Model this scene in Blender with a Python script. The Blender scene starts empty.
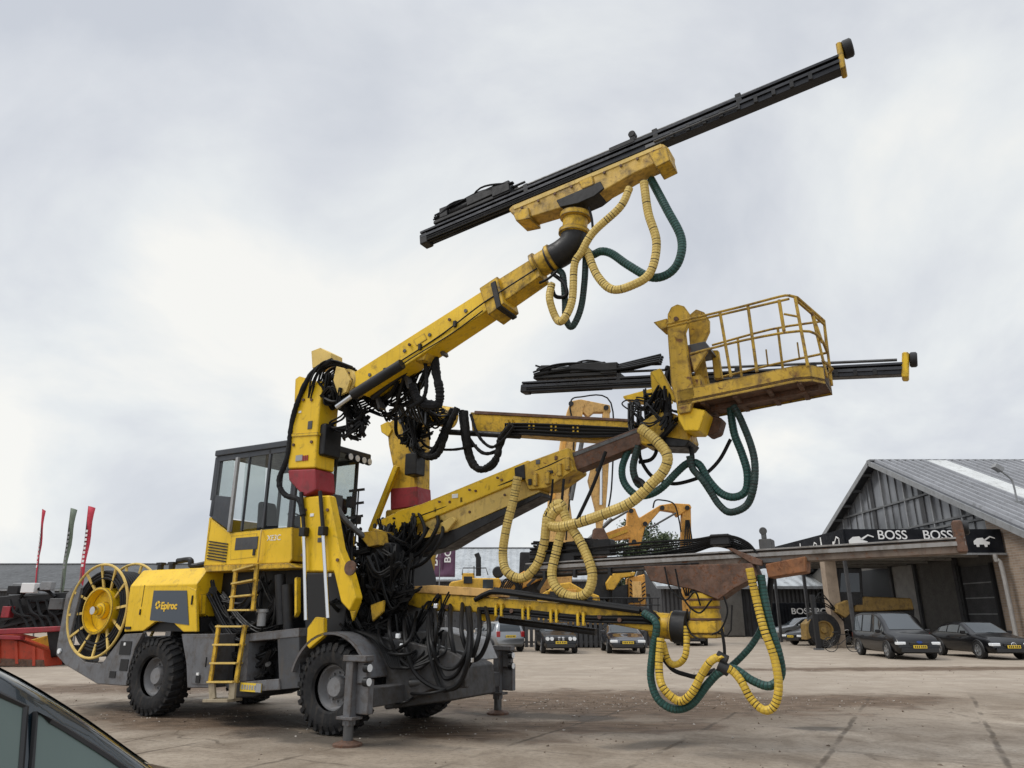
import bpy, math, random
from mathutils import Vector, Matrix
R = math.radians
S = bpy.context.scene
COL = S.collection
rnd = random.Random(7)

# ---------------------------------------------------------------- camera, sky, sun, exposure
F = 715.0; CAMH = 1.7; TILT = math.atan(231 / F)
cam = bpy.data.cameras.new('camera'); cam.sensor_width = 36; cam.lens = F / 1024 * 36
cam.clip_start = .05; cam.clip_end = 3000
co = bpy.data.objects.new('camera', cam); COL.objects.link(co)
co.location = (0, 0, CAMH); co.rotation_euler = (math.pi / 2 + TILT, 0, 0)
S.camera = co
S.view_settings.view_transform = 'Standard'; S.view_settings.look = 'None'
S.view_settings.exposure = 0.12; S.view_settings.gamma = 1; S.view_settings.use_curve_mapping = False
SUN_EL, SUN_AZ = 52, -105          # azimuth clockwise from +Y
w = bpy.data.worlds.new('World'); S.world = w; w.use_nodes = True
nt = w.node_tree; nt.nodes.clear()
def N(t, tree=None, **k):
    n = (tree or nt).nodes.new(t)
    for a, b in k.items(): setattr(n, a, b)
    return n
def lk(a, b, tree=None): (tree or nt).links.new(a, b)
out = N('ShaderNodeOutputWorld'); bg = N('ShaderNodeBackground'); lk(bg.outputs[0], out.inputs[0])
bg.inputs[1].default_value = 0.1
sky = N('ShaderNodeTexSky', sky_type='NISHITA'); sky.sun_disc = False
sky.sun_elevation = R(SUN_EL); sky.sun_rotation = R(SUN_AZ)
tc = N('ShaderNodeTexCoord')
sep = N('ShaderNodeSeparateXYZ'); lk(tc.outputs['Generated'], sep.inputs[0])
addz = N('ShaderNodeMath', operation='ADD'); lk(sep.outputs[2], addz.inputs[0]); addz.inputs[1].default_value = .55
mx = N('ShaderNodeMath', operation='MAXIMUM'); lk(addz.outputs[0], mx.inputs[0]); mx.inputs[1].default_value = .1
dx = N('ShaderNodeMath', operation='DIVIDE'); lk(sep.outputs[0], dx.inputs[0]); lk(mx.outputs[0], dx.inputs[1])
dy = N('ShaderNodeMath', operation='DIVIDE'); lk(sep.outputs[1], dy.inputs[0]); lk(mx.outputs[0], dy.inputs[1])
cmb = N('ShaderNodeCombineXYZ'); lk(dx.outputs[0], cmb.inputs[0]); lk(dy.outputs[0], cmb.inputs[1]); cmb.inputs[2].default_value = 3.3
n1 = N('ShaderNodeTexNoise'); n1.inputs['Scale'].default_value = 2.2; n1.inputs['Detail'].default_value = 8; n1.inputs['Roughness'].default_value = .54
n1.inputs['Distortion'].default_value = .35; lk(cmb.outputs[0], n1.inputs['Vector'])
# brightest part of the overcast: a soft thin place in the cloud ahead and to the left, low down
def lobe(px, py, width):
    a = (px - 512) / F; b = (384 - py) / F
    d = Vector((a, math.cos(TILT) - b * math.sin(TILT), math.sin(TILT) + b * math.cos(TILT))).normalized()
    dp = N('ShaderNodeVectorMath', operation='DOT_PRODUCT'); nz = N('ShaderNodeVectorMath', operation='NORMALIZE')
    lk(tc.outputs['Generated'], nz.inputs[0]); lk(nz.outputs[0], dp.inputs[0]); dp.inputs[1].default_value = d
    mr = N('ShaderNodeMapRange', interpolation_type='SMOOTHSTEP'); lk(dp.outputs['Value'], mr.inputs[0])
    mr.inputs[1].default_value = math.cos(width); mr.inputs[2].default_value = 1; return mr.outputs[0]
l1 = lobe(120, 300, .36); l2 = lobe(400, 345, .32); l3 = lobe(930, 540, .35); l4 = lobe(20, 455, .25)
s0 = N('ShaderNodeMath', operation='MAXIMUM'); lk(l1, s0.inputs[0]); lk(l4, s0.inputs[1]); s1 = N('ShaderNodeMath', operation='MAXIMUM'); lk(s0.outputs[0], s1.inputs[0]); lk(l2, s1.inputs[1])
s2 = N('ShaderNodeMath', operation='MULTIPLY_ADD'); lk(s1.outputs[0], s2.inputs[0]); s2.inputs[1].default_value = .155; lk(n1.outputs[0], s2.inputs[2])
s3 = N('ShaderNodeMath', operation='MULTIPLY_ADD'); lk(l3, s3.inputs[0]); s3.inputs[1].default_value = .06; lk(s2.outputs[0], s3.inputs[2])
cr = N('ShaderNodeValToRGB'); lk(s3.outputs[0], cr.inputs[0])
e = cr.color_ramp.elements
e[0].position = .37; e[0].color = (5.7, 6.0, 6.55, 1)
e[1].position = .49; e[1].color = (6.65, 6.9, 7.3, 1)
x = e.new(.60); x.color = (7.7, 7.95, 8.05, 1)
x = e.new(.70); x.color = (8.9, 8.85, 8.5, 1)
mxs = N('ShaderNodeMix', data_type='RGBA'); mxs.inputs[0].default_value = .94
lk(sky.outputs[0], mxs.inputs[6]); lk(cr.outputs[0], mxs.inputs[7])
zen = N('ShaderNodeMapRange', interpolation_type='SMOOTHSTEP'); lk(sep.outputs[2], zen.inputs[0])      # an overcast sky is brightest overhead
zen.inputs[1].default_value = .70; zen.inputs[2].default_value = .98; zen.inputs[3].default_value = 1; zen.inputs[4].default_value = 2.6
vm = N('ShaderNodeVectorMath', operation='SCALE'); lk(mxs.outputs[2], vm.inputs[0]); bk = N('ShaderNodeMapRange', interpolation_type='SMOOTHSTEP'); lk(sep.outputs[1], bk.inputs[0])        # sky behind the viewer brightened, added to light the rig's near side
bk.inputs[1].default_value = .25; bk.inputs[2].default_value = -.6; bk.inputs[3].default_value = 1; bk.inputs[4].default_value = 1.3
zb_ = N('ShaderNodeMath', operation='MAXIMUM'); lk(zen.outputs[0], zb_.inputs[0]); lk(bk.outputs[0], zb_.inputs[1]); lk(zb_.outputs[0], vm.inputs['Scale']); lk(vm.outputs[0], bg.inputs[0])
sl = bpy.data.lights.new('sun', 'SUN'); sl.energy = 1.5; sl.angle = R(20); sl.color = (1, .965, .91)
so = bpy.data.objects.new('sun', sl); COL.objects.link(so)
sd = Vector((math.sin(R(SUN_AZ)) * math.cos(R(SUN_EL)), math.cos(R(SUN_AZ)) * math.cos(R(SUN_EL)), math.sin(R(SUN_EL))))
so.rotation_euler = sd.to_track_quat('Z', 'Y').to_euler()

# ---------------------------------------------------------------- pixel rays (used once, to survey real positions)
def ray(px, py):
    a = (px - 512) / F; b = (384 - py) / F
    return Vector((a, math.cos(TILT) - b * math.sin(TILT), math.sin(TILT) + b * math.cos(TILT)))
CP = Vector((0, 0, CAMH))
def W(px, py, Y):                       # world point at depth Y
    d = ray(px, py); return CP + d * (Y / d.y)
def G(px, py, z=0):
    d = ray(px, py); return CP + d * ((z - CAMH) / d.z)
HEAD = R(-29.4)
RO = Vector((-2.142, 12.744, 0)); RE = Vector((math.cos(HEAD), math.sin(HEAD), 0)); RN = Vector((-math.sin(HEAD), math.cos(HEAD), 0))
def M(px, py, u):                       # rig-local point in the lengthwise vertical plane y = u
    d = ray(px, py); k = (u - (CP - RO).dot(RN)) / d.dot(RN); p = CP + d * k - RO
    return Vector((p.dot(RE), p.dot(RN), p.z))

# ---------------------------------------------------------------- mesh building
def cr_path(pts, n=6):
    pts = [Vector(p) for p in pts]
    if len(pts) < 3: return pts
    P = [pts[0] * 2 - pts[1]] + pts + [pts[-1] * 2 - pts[-2]]; o = []
    for i in range(1, len(P) - 2):
        a, b, c, d = P[i - 1:i + 3]
        for k in range(n):
            t = k / n
            o.append(.5 * (2 * b + (c - a) * t + (2 * a - 5 * b + 4 * c - d) * t * t + (3 * b - a - 3 * c + d) * t ** 3))
    return o + [pts[-1]]
class MB:
    def __init__(s): s.v = []; s.f = []; s.m = []
    def add(s, v, f, mi=0):
        o = len(s.v); s.v += [Vector(p) for p in v]; s.f += [[i + o for i in q] for q in f]; s.m += [mi] * len(f); return s
    def hexa(s, p, mi=0):               # 8 points: bottom ring 0-3, top ring 4-7
        return s.add(p, [(3, 2, 1, 0), (4, 5, 6, 7), (0, 1, 5, 4), (1, 2, 6, 5), (2, 3, 7, 6), (3, 0, 4, 7)], mi)
    def box(s, c, d, rot=None, mi=0):
        c = Vector(c); h = Vector(d) / 2
        p = [Vector((x * h.x, y * h.y, z * h.z)) for z in (-1, 1) for x, y in ((-1, -1), (1, -1), (1, 1), (-1, 1))]
        if rot is not None: p = [rot @ q for q in p]
        return s.hexa([c + q for q in p], mi)
    def bar(s, p, q, w, h, up=(0, 0, 1), mi=0):
        p = Vector(p); q = Vector(q); d = (q - p).normalized(); up = Vector(up)
        if abs(d.dot(up)) > .98: up = Vector((1, 0, 0))
        a = d.cross(up).normalized(); b = a.cross(d)
        r = [a * (-w / 2) - b * h / 2, a * (-w / 2) + b * h / 2, a * w / 2 + b * h / 2, a * w / 2 - b * h / 2]
        return s.hexa([p + k for k in r] + [q + k for k in r], mi)
    def prism(s, poly, off, mi=0):
        poly = [Vector(p) for p in poly]; off = Vector(off); n = len(poly)
        nor = Vector((0, 0, 0))
        for i in range(n): nor += poly[i].cross(poly[(i + 1) % n])
        if nor.dot(off) > 0: poly.reverse()
        f = [list(range(n)), list(range(2 * n - 1, n - 1, -1))] + [(i, i + n, (i + 1) % n + n, (i + 1) % n)[::1] for i in range(n)]
        return s.add(poly + [p + off for p in poly], f, mi)
    def tube(s, pts, r, seg=8, mi=0, cap=True, closed=False):
        pts = [Vector(p) for p in pts]; n = len(pts); rr = r if isinstance(r, (list, tuple)) else [r] * n
        v = []; f = []; prev = None
        for i, p in enumerate(pts):
            if closed: t = pts[(i + 1) % n] - pts[i - 1]
            else: t = pts[min(i + 1, n - 1)] - pts[max(i - 1, 0)]
            t = t.normalized() if t.length > 1e-9 else Vector((0, 0, 1))
            if prev is None:
                a = t.orthogonal().normalized()
            else:
                a = prev - t * prev.dot(t); a = a.normalized() if a.length > 1e-6 else t.orthogonal().normalized()
            prev = a; b = t.cross(a)
            for k in range(seg):
                g = 2 * math.pi * k / seg; v.append(p + (a * math.cos(g) + b * math.sin(g)) * rr[i])
        for i in range(n if closed else n - 1):
            j = (i + 1) % n
            for k in range(seg): f.append((i * seg + k, i * seg + (k + 1) % seg, j * seg + (k + 1) % seg, j * seg + k))
        if cap and not closed: f += [tuple(range(seg))[::-1], tuple(range((n - 1) * seg, n * seg))]
        return s.add(v, f, mi)
    def cyl(s, p, q, r, r2=None, seg=20, mi=0): return s.tube([p, q], [r, r if r2 is None else r2], seg, mi)
    def lathe(s, c, axis, prof, seg=32, mi=0, cap=True):     # prof: (radius, offset along axis)
        c = Vector(c); ax = Vector(axis).normalized(); a = ax.orthogonal().normalized(); b = ax.cross(a); v = []; f = []
        for r, t in prof:
            for k in range(seg):
                g = 2 * math.pi * k / seg; v.append(c + ax * t + (a * math.cos(g) + b * math.sin(g)) * r)
        for i in range(len(prof) - 1):
            for k in range(seg): f.append((i * seg + k, i * seg + (k + 1) % seg, (i + 1) * seg + (k + 1) % seg, (i + 1) * seg + k))
        if cap: f += [tuple(range(seg))[::-1], tuple(range((len(prof) - 1) * seg, len(prof) * seg))]
        return s.add(v, f, mi)
    def ribbed(s, pts, r, pitch=.055, prob=.5, seg=10, depth=.945, groove=.20):
        P = cr_path(pts, 10); L = [0]
        for i in range(1, len(P)): L.append(L[-1] + (P[i] - P[i - 1]).length)
        def at(t):
            import bisect
            i = min(max(bisect.bisect(L, t) - 1, 0), len(P) - 2); d = L[i + 1] - L[i]
            return P[i].lerp(P[i + 1], (t - L[i]) / d if d > 1e-9 else 0)
        q = []; rr = []; ms = []; t = 0
        while t < L[-1] - pitch:
            pt = pitch * rnd.uniform(.9, 1.1); dk = rnd.random() < prob; g = groove * rnd.uniform(.7, 1.5) if dk else groove * .6
            for fr, k, m in ((0, depth, 1 if dk else 2), (g, depth, 0), (g + .08, 1, 0), (.93, 1, 0)):
                q.append(at(t + fr * pt)); rr.append(r * k); ms.append(m)
            t += pt
        o = len(s.f); s.tube(q, rr, seg)
        for i in range(len(q) - 1):
            for k in range(seg): s.m[o + i * seg + k] = ms[i]
        return s
    def build(s, name, mat, parent=None, bevel=0, loc=None, rot=None, sharp=35, bseg=1):
        me = bpy.data.meshes.new(name); me.from_pydata(s.v, [], s.f)
        for m in (mat if isinstance(mat, (list, tuple)) else [mat]): me.materials.append(m)
        if any(s.m): me.polygons.foreach_set('material_index', s.m)
        me.polygons.foreach_set('use_smooth', [True] * len(s.f)); me.update()
        me.set_sharp_from_angle(angle=R(sharp))
        o = bpy.data.objects.new(name, me); COL.objects.link(o)
        if parent: o.parent = parent
        if loc is not None: o.location = loc
        if rot is not None: o.rotation_euler = rot
        if bevel:
            b = o.modifiers.new('bevel', 'BEVEL'); b.width = bevel; b.segments = bseg; b.limit_method = 'ANGLE'; b.angle_limit = R(40); b.harden_normals = True
        return o
def empty(name, loc=(0, 0, 0), rz=0):
    o = bpy.data.objects.new(name, None); COL.objects.link(o); o.location = loc; o.rotation_euler = (0, 0, rz); o.empty_display_size = .2; return o
def tag(o, label=None, cat=None, group=None, kind=None):
    for k, v in (('label', label), ('category', cat), ('group', group), ('kind', kind)):
        if v: o[k] = v
    return o
def text(name, body, size, mat, parent, mtx, extrude=.004, align='CENTER', bold=0, sx=1):
    cu = bpy.data.curves.new(name, 'FONT'); cu.body = body; cu.size = size; cu.extrude = extrude; cu.offset = bold
    cu.align_x = align; cu.align_y = 'CENTER'
    t = bpy.data.objects.new(name + '_curve', cu); COL.objects.link(t)
    bpy.context.view_layer.update()
    me = bpy.data.meshes.new_from_object(t.evaluated_get(bpy.context.evaluated_depsgraph_get()))
    bpy.data.objects.remove(t); me.materials.clear(); me.materials.append(mat); me.name = name
    me.transform(mtx @ Matrix.Diagonal((sx, 1, 1, 1)))
    o = bpy.data.objects.new(name, me); COL.objects.link(o); o.parent = parent; return o
def frame(o, x, y):                      # matrix from origin and two in-plane axes
    x = Vector(x).normalized(); y = Vector(y).normalized(); z = x.cross(y)
    return Matrix(((x.x, y.x, z.x, o[0]), (x.y, y.y, z.y, o[1]), (x.z, y.z, z.z, o[2]), (0, 0, 0, 1)))

# ---------------------------------------------------------------- materials
MATS = {}
def pbr(name, col, rough=.6, metal=0, spec=.5, trans=0, coat=0):
    m = bpy.data.materials.new(name); m.use_nodes = True; b = m.node_tree.nodes['Principled BSDF']
    b.inputs['Base Color'].default_value = (*col, 1); b.inputs['Roughness'].default_value = rough
    b.inputs['Metallic'].default_value = metal; b.inputs['Specular IOR Level'].default_value = spec
    b.inputs['Transmission Weight'].default_value = trans; b.inputs['Coat Weight'].default_value = coat
    MATS[name] = m; return m
def ramp(t, fac, stops):
    r = t.nodes.new('ShaderNodeValToRGB'); t.links.new(fac, r.inputs[0]); el = r.color_ramp.elements
    while len(el) < len(stops): el.new(.5)
    for x, (p, c) in zip(el, stops):
        x.position = p; x.color = (*c, 1) if len(c) == 3 else c
    return r.outputs[0]
def noise(t, scale, detail=6, rough=.55, vec=None, stretch=None, dist=0):
    n = t.nodes.new('ShaderNodeTexNoise'); n.inputs['Scale'].default_value = scale; n.inputs['Detail'].default_value = detail
    n.inputs['Roughness'].default_value = rough; n.inputs['Distortion'].default_value = dist
    if vec is None:
        c = t.nodes.new('ShaderNodeTexCoord'); vec = c.outputs['Object']
    if stretch:
        mp = t.nodes.new('ShaderNodeMapping'); mp.inputs['Scale'].default_value = stretch; t.links.new(vec, mp.inputs[0]); vec = mp.outputs[0]
    t.links.new(vec, n.inputs['Vector']); return n.outputs[0]
def mix(t, fac, a, b, mode='MIX'):
    m = t.nodes.new('ShaderNodeMix'); m.data_type = 'RGBA'; m.blend_type = mode
    for s, v in ((0, fac), (6, a), (7, b)):
        if hasattr(v, 'is_linked') or hasattr(v, 'links'): t.links.new(v, m.inputs[s])
        elif s == 0: m.inputs[0].default_value = v
        else: m.inputs[s].default_value = (*v, 1)
    return m.outputs[2]
def worn(name, base, dirt=(.05, .037, .025), amount=.5, rough=.5, metal=0, rust=0, fade=.15, scale=1, streak=True, spec=.4, bump=.15, edge=0):
    """painted or bare metal with faded patches, grime, chips and rust"""
    m = pbr(name, base, rough, metal, spec); t = m.node_tree; b = t.nodes['Principled BSDF']
    lo = tuple(c * (1 - fade) for c in base); hi = tuple(min(1, c * (1 + fade) + .01) for c in base)
    c = ramp(t, noise(t, 1.7 * scale, 5), [(.3, lo), (.7, hi)])
    g = ramp(t, noise(t, 5.5 * scale, 10, .68, dist=.4), [(.62 - .22 * amount, (0, 0, 0)), (.86 - .2 * amount, (1, 1, 1))])
    c = mix(t, g, c, dirt)
    if streak:
        g2 = ramp(t, noise(t, 4 * scale, 8, .6, stretch=(3.2, 3.2, .35)), [(.56 - .1 * amount, (0, 0, 0)), (.9, (.75, .75, .75))])
        c = mix(t, g2, c, tuple(d * 1.5 for d in dirt))
    if rust:
        g3 = ramp(t, noise(t, 9 * scale, 12, .72, dist=.8), [(.68 - .25 * rust, (0, 0, 0)), (.74 - .2 * rust, (1, 1, 1))])
        c = mix(t, g3, c, ramp(t, noise(t, 30 * scale, 4), [(.35, (.075, .028, .012)), (.7, (.19, .075, .03))]))
    if edge:                                                            # paint knocked off the corners
        bv = t.nodes.new('ShaderNodeBevel'); bv.samples = 4; bv.inputs['Radius'].default_value = .045
        ge = t.nodes.new('ShaderNodeNewGeometry'); dt = t.nodes.new('ShaderNodeVectorMath'); dt.operation = 'DOT_PRODUCT'
        t.links.new(bv.outputs[0], dt.inputs[0]); t.links.new(ge.outputs['Normal'], dt.inputs[1])
        a1 = t.nodes.new('ShaderNodeMath'); a1.operation = 'MULTIPLY_ADD'; a1.inputs[1].default_value = .55; t.links.new(noise(t, 13, 8, .7), a1.inputs[0]); t.links.new(dt.outputs['Value'], a1.inputs[2])
        g4 = ramp(t, a1.outputs[0], [(1.10 - .9 * (1 - edge) * .2, (1, 1, 1)), (1.19 - .9 * (1 - edge) * .2, (0, 0, 0))])
        a1.inputs[1].default_value = .55
        mr = t.nodes.new('ShaderNodeMapRange'); t.links.new(a1.outputs[0], mr.inputs[0]); mr.inputs[1].default_value = 1.02 + .12 * edge; mr.inputs[2].default_value = 1.14 + .12 * edge; mr.inputs[3].default_value = 1; mr.inputs[4].default_value = 0
        t.nodes.remove(g4.node); c = mix(t, mr.outputs[0], c, (.06, .04, .025))
    t.links.new(c, b.inputs['Base Color'])
    t.links.new(ramp(t, noise(t, 12 * scale, 6), [(.3, (rough * .75,) * 3), (.75, (min(1, rough * 1.45),) * 3)]), b.inputs['Roughness'])
    if bump:
        bp = t.nodes.new('ShaderNodeBump'); bp.inputs['Strength'].default_value = bump; bp.inputs['Distance'].default_value = .01
        t.links.new(noise(t, 22 * scale, 8, .65), bp.inputs['Height']); t.links.new(bp.outputs[0], b.inputs['Normal'])
    return m
YEL = (.72, .455, .007)
worn('yellow', YEL, (.16, .10, .02), .22, .42, fade=.1, rust=.05, edge=.5)
worn('yellow_dirty', (.60, .365, .016), (.035, .024, .013), .66, .5, rust=.27, fade=.18, edge=.8)
worn('yellow_pale', (.60, .42, .11), (.10, .065, .03), .35, .5, rust=.1)
worn('yellow_rust2', (.56, .36, .07), (.07, .045, .022), .68, .55, rust=.35, fade=.2); worn('yellow_rust', (.56, .35, .035), (.10, .055, .025), .6, .6, rust=.46, fade=.22, scale=.75, edge=.6)
worn('rust_brown', (.12, .066, .044), (.045, .028, .02), .7, .75, rust=.62, fade=.35, scale=1.6)
worn('rust_orange', (.22, .09, .035), (.06, .035, .02), .5, .75, rust=.7, fade=.3)
worn('grey_paint', (.125, .128, .137), (.06, .046, .034), .62, .5, fade=.16, rust=.12, edge=.6)
worn('rim_grey', (.18, .18, .185), (.09, .07, .055), .5, .5, fade=.12); worn('grey_mud', (.055, .055, .057), (.032, .025, .018), .75, .55, fade=.2, rust=.25); worn('feed_top', (.26, .25, .24), (.09, .07, .05), .5, .5, metal=.3); worn('panel_step', (.30, .25, .17), (.12, .09, .06), .5, .6)
worn('grey_dark', (.048, .05, .055), (.06, .048, .036), .45, .5, fade=.2)
worn('grey_light', (.30, .305, .31), (.14, .12, .095), .45, .5, fade=.1)
worn('steel_black', (.010, .010, .011), (.035, .03, .024), .3, .45, fade=.3, streak=False, spec=.3)
worn('steel_dull', (.10, .10, .10), (.05, .04, .03), .4, .45, metal=.6, fade=.2)
worn('feed_alu', (.02, .021, .025), (.03, .027, .023), .3, .32, metal=.55, fade=.25, streak=False)
worn('feed_rail', (.045, .046, .05), (.02, .018, .016), .35, .3, metal=.8, fade=.25, streak=False, spec=.5); worn('feed_rusty', (.15, .115, .09), (.06, .04, .03), .65, .65, metal=.2, rust=.5, fade=.3); worn('feed_grey', (.13, .12, .11), (.08, .05, .03), .6, .6, metal=.3, rust=.3)
worn('red_paint', (.26, .02, .028), (.06, .03, .025), .4, .5, fade=.18)
worn('orange_red', (.40, .042, .014), (.10, .04, .02), .4, .5, fade=.15)
worn('cab_grey', (.032, .036, .044), (.04, .035, .03), .3, .4, fade=.15)
worn('excavator_pale', (.62, .37, .12), (.16, .09, .04), .5, .55, fade=.15, rust=.2)
worn('excavator_orange', (.62, .30, .05), (.12, .07, .03), .45, .5, fade=.15, rust=.15)
worn('machine_yellow', (.58, .33, .03), (.09, .055, .025), .45, .5, fade=.15, rust=.1)
worn('mud_rubber', (.012, .012, .013), (.05, .041, .032), .34, .8, fade=.2, spec=.25, bump=.25)
pbr('rubber', (.016, .016, .017), .55, spec=.35)
pbr('hose_black', (.0065, .0065, .007), .5, spec=.22)
worn('hose_sleeve', (.009, .009, .01), (.03, .026, .022), .25, .75, streak=False, spec=.15, scale=2)
worn('hose_yellow', (.55, .40, .11), (.2, .13, .06), .38, .5, streak=False, scale=3, fade=.12, bump=0)
worn('hose_yellow_b', (.56, .37, .035), (.2, .13, .05), .3, .5, streak=False, scale=3, fade=.12, bump=0)
worn('hose_green', (.010, .060, .050), (.02, .04, .032), .4, .45, streak=False, scale=3, fade=.2, bump=0)
worn('hose_green_dark', (.012, .034, .03), (.02, .024, .02), .4, .5, streak=False, scale=3, fade=.2, bump=0)
pbr('groove_dark', (.014, .012, .01), .7); pbr('groove_yellow', (.40, .27, .07), .7); pbr('groove_green', (.006, .028, .022), .6)
pbr('chrome', (.62, .63, .64), .22, 1); pbr('lamp_glass', (.75, .77, .78), .15, .0, coat=.5); pbr('lamp_red', (.3, .01, .012), .2, coat=.5)
pbr('black', (.006, .006, .007), .6); pbr('panel_blue', (.052, .066, .085), .5); pbr('white', (.72, .72, .71), .5)
pbr('letter_yellow', (.75, .47, .03), .5); pbr('plate_yellow', (.72, .50, .04), .5); pbr('seat_cloth', (.03, .032, .036), .9)
pbr('car_black', (.005, .005, .006), .3, 0, .25, coat=.35); pbr('car_grey', (.035, .04, .046), .25, .3, coat=.7); pbr('car_silver', (.25, .26, .27), .3, .6, coat=.6)
pbr('car_blue', (.008, .010, .017), .22, .0, coat=.8); pbr('car_glass', (.03, .038, .044), .06, 0, .6); pbr('car_petrol', (.008, .016, .022), .2, .1, coat=.9)
pbr('car_glass_green', (.09, .125, .112), .04, 0, .6); pbr('rim_alu', (.35, .36, .37), .35, .8); pbr('plastic_black', (.014, .014, .015), .5)
def glass(name, tint=(.8, .84, .84), refl=.1):
    m = bpy.data.materials.new(name); m.use_nodes = True; t = m.node_tree; t.nodes.clear()
    o = t.nodes.new('ShaderNodeOutputMaterial'); a = t.nodes.new('ShaderNodeBsdfTransparent'); a.inputs[0].default_value = (*tint, 1)
    g = t.nodes.new('ShaderNodeBsdfGlossy'); g.inputs['Roughness'].default_value = .03; x = t.nodes.new('ShaderNodeMixShader')
    lw = t.nodes.new('ShaderNodeLayerWeight'); pw = t.nodes.new('ShaderNodeMath'); pw.operation = 'POWER'; pw.inputs[1].default_value = 4
    ma = t.nodes.new('ShaderNodeMath'); ma.operation = 'MULTIPLY_ADD'; ma.inputs[1].default_value = .8; ma.inputs[2].default_value = .03
    t.links.new(lw.outputs['Facing'], pw.inputs[0]); t.links.new(pw.outputs[0], ma.inputs[0]); t.links.new(ma.outputs[0], x.inputs[0])
    t.links.new(a.outputs[0], x.inputs[1]); t.links.new(g.outputs[0], x.inputs[2]); t.links.new(x.outputs[0], o.inputs[0])
    MATS[name] = m; return m
glass('cab_glass', (.82, .845, .84)); glass('tint_glass', (.45, .5, .5))
K = MATS

# ---------------------------------------------------------------- ground
def ground_material():
    m = pbr('ground_concrete', (.3, .27, .24), .85, spec=.25); t = m.node_tree; b = t.nodes['Principled BSDF']; L = t.links.new
    tcn = t.nodes.new('ShaderNodeTexCoord'); P = tcn.outputs['Object']
    def math_(op, a, c=None, d=None):
        n = t.nodes.new('ShaderNodeMath'); n.operation = op
        for i, v in enumerate((a, c, d)):
            if v is None: continue
            if isinstance(v, (int, float)): n.inputs[i].default_value = v
            else: L(v, n.inputs[i])
        return n.outputs[0]
    def smooth(v, a, c):
        n = t.nodes.new('ShaderNodeMapRange'); n.interpolation_type = 'SMOOTHSTEP'; L(v, n.inputs[0]); n.inputs[1].default_value = a; n.inputs[2].default_value = c; return n.outputs[0]
    sx = t.nodes.new('ShaderNodeSeparateXYZ'); L(P, sx.inputs[0]); X, Y = sx.outputs[0], sx.outputs[1]
    big = noise(t, .22, 6, .6, P); mid = noise(t, 1.1, 8, .65, P, dist=.5); fine = noise(t, 14, 8, .7, P); grit = noise(t, 70, 4, .7, P)
    c = ramp(t, big, [(.3, (.262, .213, .16)), (.55, (.335, .282, .222)), (.75, (.41, .352, .282))])
    # concrete slabs laid askew to the workshop
    rot = t.nodes.new('ShaderNodeVectorRotate'); rot.rotation_type = 'Z_AXIS'; rot.inputs['Angle'].default_value = R(-61); L(P, rot.inputs['Vector'])
    wob = t.nodes.new('ShaderNodeVectorMath'); wob.operation = 'MULTIPLY_ADD'
    nz = t.nodes.new('ShaderNodeTexNoise'); nz.inputs['Scale'].default_value = 2.2; nz.inputs['Detail'].default_value = 6; L(P, nz.inputs['Vector'])
    L(nz.outputs['Color'], wob.inputs[0]); wob.inputs[1].default_value = (.13, .13, 0); L(rot.outputs[0], wob.inputs[2])
    sr = t.nodes.new('ShaderNodeSeparateXYZ'); L(wob.outputs[0], sr.inputs[0])
    vs = t.nodes.new('ShaderNodeTexWhiteNoise'); vs.noise_dimensions = '2D'; fl = t.nodes.new('ShaderNodeVectorMath'); fl.operation = 'FLOOR'
    dv = t.nodes.new('ShaderNodeVectorMath'); dv.operation = 'MULTIPLY_ADD'; L(rot.outputs[0], dv.inputs[0]); dv.inputs[1].default_value = (1 / 1.95, 1 / 1.95, 0); dv.inputs[2].default_value = (.4 / 1.95, .5 / 1.95, 0); L(dv.outputs[0], fl.inputs[0]); L(fl.outputs[0], vs.inputs[0])
    c = mix(t, .9, c, ramp(t, vs.outputs[0], [(0, (.86,) * 3), (1, (1.08,) * 3)]), 'MULTIPLY')
    def joint(v, off, per, wd):
        q = math_('PINGPONG', math_('ADD', v, off), per / 2); return math_('SUBTRACT', 1.0, smooth(q, wd * .25, wd))
    jy = joint(sr.outputs[1], .5, 1.95, .055); jx = joint(sr.outputs[0], .4, 1.95, .03)
    jm = math_('MULTIPLY', math_('MAXIMUM', jy, math_('MULTIPLY', jx, .6)), smooth(noise(t, .8, 5, .6, P), .38, .58))
    # cracks
    vo = t.nodes.new('ShaderNodeTexVoronoi'); vo.feature = 'DISTANCE_TO_EDGE'; vo.inputs['Scale'].default_value = .42
    wv = t.nodes.new('ShaderNodeVectorMath'); wv.operation = 'MULTIPLY_ADD'; L(nz.outputs['Color'], wv.inputs[0]); wv.inputs[1].default_value = (.7, .7, 0); L(P, wv.inputs[2]); L(wv.outputs[0], vo.inputs['Vector'])
    ck = math_('MULTIPLY', math_('SUBTRACT', 1.0, smooth(vo.outputs[0], .004, .016)), smooth(big, .45, .62))
    near = math_('SUBTRACT', 1.0, smooth(Y, 15.5, 18.5))
    c = mix(t, math_('MULTIPLY', ramp(t, mid, [(.40, (0, 0, 0)), (.64, (1, 1, 1))]), .75), c, (.15, .115, .083))
    c = mix(t, math_('MULTIPLY', ramp(t, fine, [(.47, (0, 0, 0)), (.7, (1, 1, 1))]), .6), c, (.11, .085, .06))
    c = mix(t, math_('MULTIPLY', ramp(t, grit, [(.56, (0, 0, 0)), (.72, (1, 1, 1))]), .35), c, (.42, .39, .35))
    # long sweeping tyre tracks on the far apron
    trk = noise(t, 1, 6, .6, P, stretch=(.07, .75, 1), dist=.3)
    c = mix(t, math_('MULTIPLY', math_('MULTIPLY', ramp(t, trk, [(.48, (0, 0, 0)), (.62, (1, 1, 1))]), .75), smooth(Y, 17, 20)), c, (.19, .155, .12))
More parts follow.
